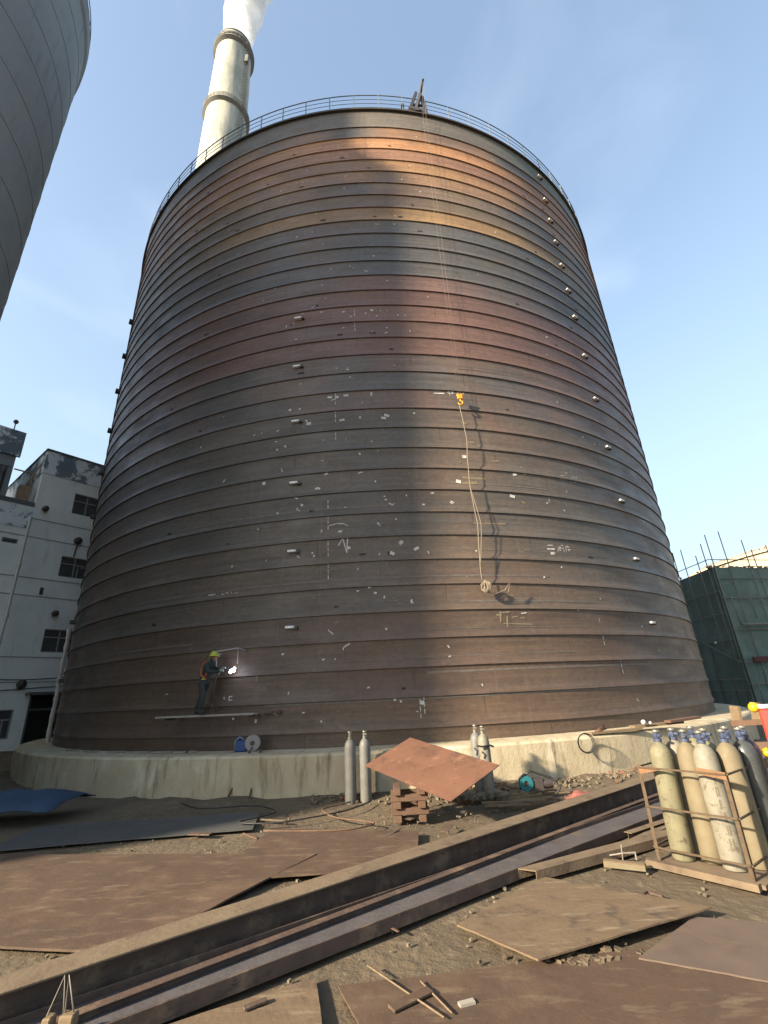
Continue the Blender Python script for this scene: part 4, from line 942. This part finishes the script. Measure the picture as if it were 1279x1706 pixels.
# ------------------------------------------------------------------ formwork stack at right
fw = empty('formwork_stack', (6.6, 9.9, 0), 'stack of tan and brown formwork boards behind the gas cylinders at the right', 'board stack')
def fb(p0, p1, w, h, mt_): m = MB(); m.bar(p0, p1, w, h); m.build('board', mt_, fw, bevel=.005)
bz = Vector((6.1, 9.35, 0)); ex = Vector((.86, -.5, 0)); ey = Vector((.5, .86, 0))
fb(bz + Vector((0, 0, 1.34)), bz + ex * 1.6 + Vector((0, 0, 1.42)), .10, .09, MT['wood_brown'])
fb(bz + Vector((0, 0, .9)), bz + ex * .5 + Vector((0, 0, .92)), .12, .26, MT['wood_brown'])
fb(bz + ex * .55 + Vector((0, 0, .85)), bz + ex * 1.7 + Vector((0, 0, 1.0)), .10, .3, MT['dark_steel'])
fb(bz + ex * .12 + ey * .1 + Vector((0, 0, 1.36)), bz + ex * .14 + ey * .1 + Vector((0, 0, 1.63)), .22, .06, MT['wood'])
fb(bz + ex * .42 + ey * .1 + Vector((0, 0, 1.38)), bz + ex * .46 + ey * .1 + Vector((0, 0, 1.68)), .20, .06, MT['wood'])
fb(bz + ex * .9 + ey * .05 + Vector((0, 0, 1.0)), bz + ex * .95 + ey * .05 + Vector((0, 0, 1.5)), .25, .1, MT['wood'])
for k in range(5): fb(bz + ex * -.1 + ey * (.15 * (k % 2)) + Vector((0, 0, .07 + .15 * k)), bz + ex * 2.2 + ey * (.15 * (k % 2)) + Vector((0, 0, .07 + .15 * k)), .5, .13, MT['wood_brown'] if k % 2 else MT['dark_steel'])
for k, (a, b, mt_) in enumerate((((5.2, 7.55, .98), (6.9, 6.9, 1.03), 'wood'), ((5.25, 7.35, .86), (7, 6.8, .9), 'wood_brown'), ((5.3, 7.5, .74), (7, 7.0, .76), 'cyl_tan'), ((5.35, 7.3, .6), (7, 6.9, .62), 'wood'), ((5.3, 7.5, .45), (7, 7.1, .46), 'wood_brown'), ((5.3, 7.4, .28), (7, 7.0, .28), 'wood'), ((5.3, 7.4, .1), (7, 7.0, .1), 'wood_brown'))):
    plank(a, b, .3, .11, MT[mt_], 'sawn beam in the pile at the right edge, %s' % ('topmost' if k == 0 else ('second from the top' if k == 1 else ('painted cream' if mt_ == 'cyl_tan' else 'low in the pile, layer %s' % ('three', 'four', 'five', 'six', 'seven')[k - 2]))), name='timber_beam', cat='beam', group='sawn beams piled at the right edge')
# red board with yellow balls
rb = empty('red_board', (5.55, 7.3, 1.05), 'red board with yellow balls at its corners at the right edge above the beams', 'red board')
x0, y0 = 5.22, 7.36; d_ = Vector((.82, -.57, 0))
m = MB(); c0 = Vector((x0, y0, 0)); m.bar(c0 + d_ * .02 + Vector((0, 0, 1.44)), c0 + d_ * .72 + Vector((0, 0, 1.44)), .05, .50); m.build('panel', MT['red'], rb, bevel=.02)
for dx in (-.02, .76):
    for z in (1.12, 1.71):
        m = MB(); m.ball(c0 + d_ * dx + Vector((0, 0, z)), .068, 14, 9); m.build('ball', MT['yellow'], rb, smooth=True)
m = MB(); q = c0 + d_ * .17 + Vector((-.57, -.82, 0)) * .03; m.bar(q - d_ * .05 + Vector((0, 0, 1.53)), q + d_ * .17 + Vector((0, 0, 1.53)), .008, .13)
m.build('emblem_patch', MT['white'], rb)
m = MB(); m.bar(q - d_ * .0 + Vector((-.57, -.82, 0)) * .006 + Vector((0, 0, 1.55)), q + d_ * .14 + Vector((-.57, -.82, 0)) * .006 + Vector((0, 0, 1.55)), .004, .03); m.bar(q + d_ * .02 + Vector((-.57, -.82, 0)) * .006 + Vector((0, 0, 1.50)), q + d_ * .1 + Vector((-.57, -.82, 0)) * .006 + Vector((0, 0, 1.50)), .004, .02); m.build('emblem_mark', MT['blue'], rb)
m = MB(); m.bar(c0 + d_ * .02 + Vector((0, 0, 1.72)), c0 + d_ * .72 + Vector((0, 0, 1.74)), .07, .05); m.build('top_edge', MT['white'], rb)

# ------------------------------------------------------------------ steel sections on the ground
def hbeam(name, p0, p1, w, h, t, label, upv=(0, 0, 1), mats=None, cat='steel beam', group='steel beams across the yard'):
    """flanges at +-h/2 along upv, web between"""
    p0, p1 = Vector(p0), Vector(p1); u = Vector(upv).normalized(); d = (p1 - p0).normalized(); x = d.cross(u).normalized()
    root = empty(name, p0, label, cat, group)
    a = MB(); a.bar(p0 + u * (h / 2 - t / 2), p1 + u * (h / 2 - t / 2), w, t, u); a.build('flange', mats[0], root, bevel=.004)
    a = MB(); a.bar(p0 - u * (h / 2 - t / 2), p1 - u * (h / 2 - t / 2), w, t, u); a.build('flange', mats[1], root, bevel=.004)
    a = MB(); a.bar(p0, p1, t * .8, h - 2 * t - .002, u); a.build('web', mats[2], root)
    return root
bd = Vector((3.86, 3.11, 0)).normalized()
c1 = Vector((.66, 7.22, 0))
hbeam('steel_beam', c1 - bd * 5.2 + Vector((0, 0, .17)), c1 + bd * 6.3 + Vector((0, 0, .17)), .30, .30, .018, 'long I-beam with a dusty tan top flange, rearmost of those crossing the yard', mats=(MT['beam_dust'], MT['beam'], MT['beam']))
b2d = Vector((2.64, 1.94, 0)).normalized(); n2 = Vector((b2d.y, -b2d.x, 0))
c2 = Vector((.39, 6.33, 0))
hbeam('steel_beam', c2 - b2d * 4.6 + Vector((0, 0, .075)), c2 + b2d * 6.0 + Vector((0, 0, .075)), .12, .54, .014, 'I-beam lying on its side with a wide grey web, second from the foundation', upv=(n2.x, n2.y, 0), mats=(MT['beam'], MT['beam'], MT['beam_grey']))
c15 = Vector((.60, 6.72, 0))
hbeam('steel_beam', c15 - bd * 4.9 + Vector((0, 0, .075)), c15 + bd * 5.6 + Vector((0, 0, .075)), .09, .13, .010, 'low narrow dark I-beam between the tan-topped and the grey-webbed beams', mats=(MT['beam'], MT['beam'], MT['beam']))
hbeam('steel_beam', (3.25, 7.9, .07), (5.9, 9.6, .07), .12, .13, .010, 'short narrow I-beam seen through the rack, between the grey-webbed beam and the channels', mats=(MT['beam_dust'], MT['beam'], MT['beam']))
hbeam('steel_beam', (-.9, 6.25, .05), (4.6, 10.55, .05), .08, .08, .008, 'thin I-beam with a pale top lying just in front of the tan-topped beam', mats=(MT['beam_dust'], MT['beam'], MT['beam']))
def channel(name, p0, p1, w, h, t, label, mats, cat='steel channel', down=True, z=0):
    p0, p1 = Vector(p0), Vector(p1); d = (p1 - p0).normalized(); x = d.cross(Vector((0, 0, 1))).normalized(); root = empty(name, p0, label, cat)
    H = Vector((0, 0, h))
    if down:
        a = MB(); a.bar(p0 + Vector((0, 0, h - t / 2)), p1 + Vector((0, 0, h - t / 2)), w, t); a.build('web', mats[0], root, bevel=.003)
        for s_ in (-1, 1): a = MB(); a.bar(p0 + x * s_ * (w / 2 - t / 2) + Vector((0, 0, (h - t) / 2)), p1 + x * s_ * (w / 2 - t / 2) + Vector((0, 0, (h - t) / 2)), t, h - t - .002); a.build('flange', mats[1], root, bevel=.003)
    return root
cr0 = empty('steel_channel', (1.45, 6.76, 0), 'channel section lying open side down, its open end showing above the large tan plate', 'steel channel')
CL, CRr, CE, CF = Vector((1.38, 6.73, 0)), Vector((1.57, 6.62, 0)), Vector((4.98, 8.32, 0)), Vector((4.88, 8.50, 0))
m = MB(); m.prism([(p.x, p.y) for p in (CL, CRr, CE, CF)], .118, .130); m.build('web', MT['beam_dust'], cr0)
cn = Vector((.44, -.9, 0))
for a_, b_, s_ in ((CRr, CE, -1), (CL, CF, 1)):
    m = MB(); m.prism([(q.x, q.y) for q in (a_, b_, b_ + cn * .012 * s_, a_ + cn * .012 * s_)], .028, .117); m.build('flange', MT['beam_dust'], cr0)
channel('steel_channel', (3.03, 7.53, .03), (5.0, 9.1, .03), .13, .07, .010, 'short channel running under the left post of the cylinder rack', (MT['beam_dust'], MT['beam']))
channel('steel_offcut', (2.52, 7.02, .02), (2.93, 6.80, .02), .10, .07, .008, 'short tan channel offcut lying left of the rack foot', (MT['wood'], MT['cyl_brown']), cat='steel offcut')
m = MB(); m.bar((2.80, 7.12, .04), (2.81, 7.11, .21), .009); m.bar((2.66, 7.16, .09), (2.82, 7.11, .12), .012); m.bar((2.80, 7.11, .12), (2.98, 7.14, .11), .014); m.bar((2.98, 7.14, .12), (2.98, 7.14, .03), .012); o = m.build('bar_stand', MT['plank'], origin=(2.75, 7, .02)); tag(o, 'small pale welded bar stand behind the channel offcut', 'bar stand')
channel('steel_channel', (-.75, 6.6, .04), (1.15, 8.1, .04), .12, .09, .01, 'thin tan-topped channel behind the rear I-beam', (MT['beam_dust'], MT['beam']))

# ------------------------------------------------------------------ plates
def plate(poly, z0, z1, mt_, label, name='steel_plate', cat='steel plate', tilt=None, t=.012, group=None, warp=.012, seed=0.):
    """four corners (x,y); corner heights list or float; a slightly warped sheet with nibbled edges"""
    zs = z0 if isinstance(z0, (list, tuple)) else [z0] * 4
    c4 = [Vector((x, y, z)) for (x, y), z in zip(poly, zs)]; NN = 44; m = MB(); top = []
    for j_ in range(NN + 1):
        for i_ in range(NN + 1):
            u, v = i_ / NN, j_ / NN
            p = c4[0] * (1 - u) * (1 - v) + c4[1] * u * (1 - v) + c4[2] * u * v + c4[3] * (1 - u) * v
            e = min(u, 1 - u, v, 1 - v)
            w = warp * (noise.noise(Vector((p.x * .9 + seed, p.y * .9, seed))) + .35 * noise.noise(Vector((p.x * 3, p.y * 3, seed + 4))))
            nb = .006 * noise.noise(Vector((p.x * 9, p.y * 9, seed + 9))) if e == 0 else 0
            top.append(p + Vector((nb, nb, max(w, -.6 * t) + t)))
    K = NN + 1; n = K * K; m.v = top + [q - Vector((0, 0, t)) for q in top]
    for j_ in range(NN):
        for i_ in range(NN):
            a = j_ * K + i_; m.f.append([a, a + 1, a + K + 1, a + K]); m.f.append([n + a + K, n + a + K + 1, n + a + 1, n + a]); m.m += [0, 0]
    ring = [i_ for i_ in range(K)] + [j_ * K + NN for j_ in range(1, K)] + [NN * K + i_ for i_ in range(NN - 1, -1, -1)] + [j_ * K for j_ in range(NN - 1, 0, -1)]
    for q in range(len(ring)):
        a, b = ring[q], ring[(q + 1) % len(ring)]; m.f.append([a, n + a, n + b, b]); m.m.append(0)
    o = m.build(name, mt_, origin=sum(c4, Vector()) / 4, smooth=True, autos=30); tag(o, label, cat, group); return o
plate([(.50, 5.60), (1.06, 4.83), (2.96, 5.60), (1.63, 6.72)], [.03, .075, .075, .03], 0, MT['tan_plate'], 'large dusty tan steel plate lying flat right of centre, near corner raised', t=.014)
plate([(-.55, 4.75), (.10, 3.2), (3.6, 4.3), (2.9, 5.2)], [.012] * 4, 0, MT['rust_plate'], 'dark red rusted plate at the very bottom, partly under the tan plate')
plate([(1.9, 4.9), (3.3, 4.15), (4.4, 5.0), (2.75, 5.56)], [.028, .03, .03, .028], 0, mat('purple_plate', (.19, .135, .10), .8, var=(.14, .10, .078), vscale=3, spots=(.2, .14, .09), sscale=2), 'purplish brown plate at the lower right, in front of the cylinder rack')
plate([(-2.0, 3.2), (-.3, 3.0), (-.75, 4.9), (-1.9, 4.3)], [.01] * 4, 0, MT['tan_plate'], 'brown plate at the bottom edge left of the red one')
plate([(-7.2, 6.3), (-2.6, 5.4), (-1.2, 7.9), (-6.6, 8.7)], [.02, .02, .05, .05], 0, MT['rust_plate'], 'wide red-brown rusted plate at the left behind the beams', t=.02)
plate([(-2.5, 7.0), (.2, 7.25), (.3, 8.9), (-2.2, 9.4)], [.05, .03, .03, .05], 0, MT['rust_plate'], 'red-brown plate overlapping the wide one behind the rear beam', t=.016)
plate([(-6.9, 9.0), (-2.6, 9.6), (-2.8, 10.9), (-7.1, 10.6)], [.02] * 4, 0, mat('grey_plate', (.12, .12, .11), .7, var=(.085, .085, .08), vscale=2), 'grey-green plate in the shade in front of the foundation, far left')
# tilted orange plate on a trestle
A3, B3, C3, D3 = Vector((.32, 11.0, 1.23)), Vector((1.82, 9.32, .86)), Vector((.86, 8.83, .436)), Vector((-.64, 10.51, .806))
n3 = (B3 - A3).cross(D3 - A3).normalized(); n3 = n3 if n3.z > 0 else -n3
m = MB(); v = [A3, D3, C3, B3]; m.add(v + [p + n3 * .014 for p in v], [(3, 2, 1, 0), (4, 5, 6, 7), (0, 1, 5, 4), (1, 2, 6, 5), (2, 3, 7, 6), (3, 0, 4, 7)])
o = m.build('steel_plate', MT['rust_orange'], origin=(A3 + C3) / 2); tag(o, 'tilted diamond-shaped orange-rust plate in front of the foundation, propped up', 'steel plate')
ts = empty('timber_crib', (.2, 9.95, 0), 'low stack of crossed timber blocks propping up the tilted orange plate', 'timber stack')
def zpl(x, y): return A3.z - (n3.x * (x - A3.x) + n3.y * (y - A3.y)) / n3.z - .012
zt = min(zpl(.2 + a, 9.95 + b) for a in (-.34, .34) for b in (-.34, .34)); nL = 5; hL = zt / nL
for k in range(nL):
    for s_ in (-.22, .22):
        m = MB(); dx, dy = (.34, s_) if k % 2 else (s_, .34)
        a_, b_ = ((.2 - .34, 9.95 + s_), (.2 + .34, 9.95 + s_)) if k % 2 else ((.2 + s_, 9.95 - .34), (.2 + s_, 9.95 + .34))
        m.bar((*a_, hL * (k + .5)), (*b_, hL * (k + .5)), .13, hL - .004); m.build('block', MT['wood_brown'], ts, bevel=.006)
m = MB(); m.bar((.2, 9.95, zt), (.2, 9.95, zpl(.2, 9.95) - .003), .12); m.build('packing_block', MT['wood_brown'], ts)

# ------------------------------------------------------------------ rubble, debris, hoses
def lumps(name, n, fn, mt_, label, smin, smax, seed, cat, kind='stuff'):
    random.seed(seed); m = MB()
    for k in range(n):
        x, y, z = fn(); s_ = random.uniform(smin, smax)
        vs = [Vector((random.uniform(.5, 1) * a, random.uniform(.5, 1) * b, random.uniform(.4, .8) * c)) * s_ for a in (-1, 1) for b in (-1, 1) for c in (-1, 1)]
        Rm = Matrix.Rotation(random.uniform(0, 6), 3, 'Z') @ Matrix.Rotation(random.uniform(-.4, .4), 3, 'X')
        m.add([Vector((x, y, z + s_ * .35)) + Rm @ v for v in vs], [(0, 1, 3, 2), (4, 6, 7, 5), (0, 4, 5, 1), (2, 3, 7, 6), (0, 2, 6, 4), (1, 5, 7, 3)])
    o = m.build(name, mt_); tag(o, label, cat, kind=kind); return o
def foot(): 
    x = random.uniform(-2, 6.5); d = 17.05 + abs(random.gauss(0, .28)); y = CY - sqrt(max(0, d * d - (x - CX) ** 2)); return x, y, .08 * max(0, 1 - (d - 17) / .8)
lumps('rubble', 420, foot, MT['stone'], 'pale rubble strewn along the foot of the foundation', .01, .045, 4, 'rubble')
lumps('brick_fragments', 60, foot, MT['brick'], 'broken brick bits along the foot of the foundation', .02, .06, 9, 'rubble')
lumps('pebbles', 900, lambda: (random.uniform(-6, 6), random.uniform(3.9, 11.5), -.01), MT['stone'], 'small pebbles and clods scattered over the dirt yard', .006, .022, 14, 'pebbles')
lumps('clods', 90, lambda: (random.gauss(1.45, .3), random.gauss(4.98, .06), 0), MT['dirt'], 'dirt crumbs along the near edge of the tan plate', .01, .035, 15, 'clods')
lumps('plaster_rubble', 60, lambda: (random.gauss(1.6, .35), random.gauss(11.15, .12), .05), MT['stone'], 'heap of pale rubble at the foot of the cream cylinder by the wall', .03, .09, 16, 'rubble')
random.seed(31)
for k in range(16):
    x = random.uniform(1.6, 4.6); y = random.uniform(10.2, 11.3); a = random.uniform(-.25, .35); L_ = random.uniform(.4, 1.1)
    z = .05 + .04 * random.random()
    plank((x, y, z), (x + L_ * cos(a), y + L_ * sin(a), z + random.uniform(-.01, .03)), random.uniform(.05, .12), .03, MT[random.choice(['wood', 'wood_brown', 'beam_dust'])], 'scrap board in the litter before the sunlit foundation', name='scrap_board', group='scrap boards littering the foot of the foundation')
mp_ = empty('pump', (2.75, 11.0, .1), 'small teal pump with hoses at the foot of the sunlit foundation', 'pump')
m = MB(); m.lathe([(.05, -.05), (.14, -.05), (.15, 0), (.14, .05), (.05, .05)], (2.62, 10.9, .30), 20, R=Matrix.Rotation(pi / 2, 3, 'X')); m.build('flywheel', MT['teal'], mp_, smooth=True, autos=40)
m = MB(); m.box((2.8, 10.98, .26), (.34, .2, .22)); m.lathe([(.001, -.13), (.09, -.13), (.1, 0), (.09, .13), (.001, .13)], (3.05, 10.98, .27), 14, R=Matrix.Rotation(pi / 2, 3, 'Y')); m.build('body', MT['dark_steel'], mp_, smooth=True, autos=40)
m = MB(); m.tube([(2.62, 10.88, .45), (2.75, 10.9, .52), (2.95, 10.92, .44), (3.15, 10.9, .38), (3.3, 10.85, .2), (3.2, 10.8, .12)], .022, 7); m.tube([(2.5, 10.9, .2), (2.48, 10.85, .4), (2.6, 10.84, .48)], .018, 7); m.build('hose', MT['cable'], mp_, smooth=True)
random.seed(8); m = MB(); n_ = 14
for j in range(n_):
    for i in range(n_):
        u, v = i / (n_ - 1), j / (n_ - 1); rr_ = min(u, 1 - u, v, 1 - v)
        m.v.append(Vector((3.25 + u * .65, 10.3 + v * .35, .03 + .16 * min(1, rr_ * 4) * (.5 + .9 * abs(noise.noise(Vector((u * 4, v * 4, 1))))))))
for j in range(n_ - 1):
    for i in range(n_ - 1): a = j * n_ + i; m.f.append([a, a + 1, a + n_ + 1, a + n_]); m.m.append(0)
o = m.build('red_cloth', mat('crumpled_red_cloth', (.30, .06, .045), .9, var=(.42, .2, .16), vscale=6), smooth=True, origin=(3.55, 10.45, 0)); tag(o, 'crumpled faded red cloth among the scrap boards', 'cloth')
# rods leaning on the left of the foundation (behind caption area) and small yard items
for k, (a, b) in enumerate((((-3.95, 12.2, -.0), (-3.6, 12.9, 1.05)), ((-3.4, 12.1, 0), (-3.35, 12.85, 1.02)), ((-5.9, 12.9, 0), (-5.5, 13.6, .98)))):
    m = MB(); m.tube([a, b], .022, 7); o = m.build('leaning_bar', MT['beam'], smooth=True, origin=a); tag(o, ('thin bar leaning on the foundation left of the blue machine', 'thin bar leaning on the foundation below the blue machine', 'thin bar leaning on the foundation, farthest left of the three')[k], 'bar', 'bars leaning on the shaded foundation')
m = MB()
for j in range(9):
    for i in range(13):
        m.v.append(Vector((-9.6 + i * .22, 10.6 + j * .2, .25 + .3 * (1 - ((j - 4) / 4.5) ** 2) * (1 - ((i - 6) / 7) ** 4) + .06 * noise.noise(Vector((i * .6, j * .6, 2))))))
for j in range(8):
    for i in range(12): a = j * 13 + i; m.f.append([a, a + 1, a + 14, a + 13]); m.m.append(0)
o = m.build('tarpaulin', MT['tarp'], smooth=True, origin=(-8.3, 11.4, .2)); so_ = o.modifiers.new('s', 'SOLIDIFY'); so_.thickness = .02; tag(o, 'dull blue tarpaulin over a low heap at the far left', 'tarpaulin')
ye = empty('lifting_block', (-2.35, 4.12, .14), 'small tan wooden lifting block with pale straps at the bottom left', 'lifting block')
m = MB(); m.box((-2.42, 4.10, .19), (.06, .08, .09)); m.build('block', MT['wood'], ye, bevel=.01)
m = MB(); m.box((-2.30, 4.12, .195), (.10, .08, .08)); m.build('block', MT['wood'], ye, bevel=.01)
m = MB(); m.tube([(-2.44, 4.1, .23), (-2.39, 4.15, .42), (-2.34, 4.12, .23)], .005, 6); m.tube([(-2.33, 4.12, .23), (-2.36, 4.15, .42), (-2.27, 4.12, .23)], .005, 6); m.build('strap', MT['plank'], ye, smooth=True)
m = MB(); m.box((.42, 4.43, .03), (.12, .05, .025), Matrix.Rotation(.3, 3, 'Z')); o = m.build('paper_scrap', MT['plank'], origin=(.42, 4.43, .02)); tag(o, 'small pale scrap on the red plate at the bottom', 'scrap')
for k, (a, b) in enumerate((((-.33, 4.98, .04), (.24, 4.25, .05)), ((.1, 4.72, .04), (.30, 4.3, .045)))):
    m = MB(); m.tube([a, b], .006, 6); o = m.build('welding_rod', MT['wood'], origin=a); tag(o, ('long thin pale rod lying at the bottom centre', 'short thin pale rod beside the long one at the bottom centre')[k], 'rod')
random.seed(52)
for k in range(26):
    x = random.uniform(-4.5, 4.6); y = random.choice([random.uniform(8.3, 10.8), random.uniform(8.6, 10.6), random.uniform(4.2, 6.3)])
    if y < 7 and (x > .2 or x < -1.5): x = random.uniform(-1.4, .1)
    a = random.uniform(0, 3.1); L_ = random.uniform(.12, .55); w_ = random.choice([.03, .05, .09, .14])
    z = .02 + (.02 if y < 7 else .03)
    plank((x, y, z), (x + L_ * cos(a), y + L_ * sin(a), z + random.uniform(-.005, .02)), w_, random.choice([.008, .02]), MT[random.choice(['beam', 'beam_dust', 'rust_plate', 'wood_brown'])], 'small steel offcut lying in the dirt of the yard', name='steel_offcut', cat='steel offcut', group='small offcuts scattered over the yard')
for k, (mt_, pts) in enumerate((('cable', [(-4.9, 12.0), (-4.2, 11.2), (-3.0, 11.4), (-2.3, 10.6), (-3.1, 9.9), (-2.2, 9.7), (-1.0, 10.4), (-.5, 11.3)]), ('wood_brown', [(-1.0, 11.2), (-1.6, 10.7), (-1.2, 9.9), (-.3, 9.4), (-.9, 9.0), (-2.6, 9.3)]))):
    q = []
    for a_, b_ in zip(pts[:-1], pts[1:]):
        for u in range(6): t_ = u / 6; q.append((a_[0] * (1 - t_) + b_[0] * t_, a_[1] * (1 - t_) + b_[1] * t_))
    for _ in range(4): q = [q[0]] + [((q[i - 1][0] + 2 * q[i][0] + q[i + 1][0]) / 4, (q[i - 1][1] + 2 * q[i][1] + q[i + 1][1]) / 4) for i in range(1, len(q) - 1)] + [q[-1]]
    m = MB(); m.tube([(x, y, .07) for x, y in q], .014, 6); o = m.build('hose', MT[mt_], smooth=True, origin=(*q[0], .06)); tag(o, ('black hose snaking over the shaded ground to the foundation', 'thin brown hose snaking from the pair of grey cylinders')[k], 'hose')
m = MB(); m.bar((2.45, 5.95, .07), (2.62, 6.18, .03), .02, .02); m.bar((2.62, 6.18, .03), (2.72, 6.05, .03), .02, .02); o = m.build('bent_wire', MT['beam'], origin=(2.55, 6.1, .03)); tag(o, 'bent dark rod on the dirt before the rack', 'rod')
plank((1.75, 6.55, .035), (2.02, 6.3, .03), .05, .03, MT['beam'], 'short dark strip along the upper edge of the tan plate', name='dark_strip', cat='bar')  # thin dark strip marking the line along the plate's upper edge
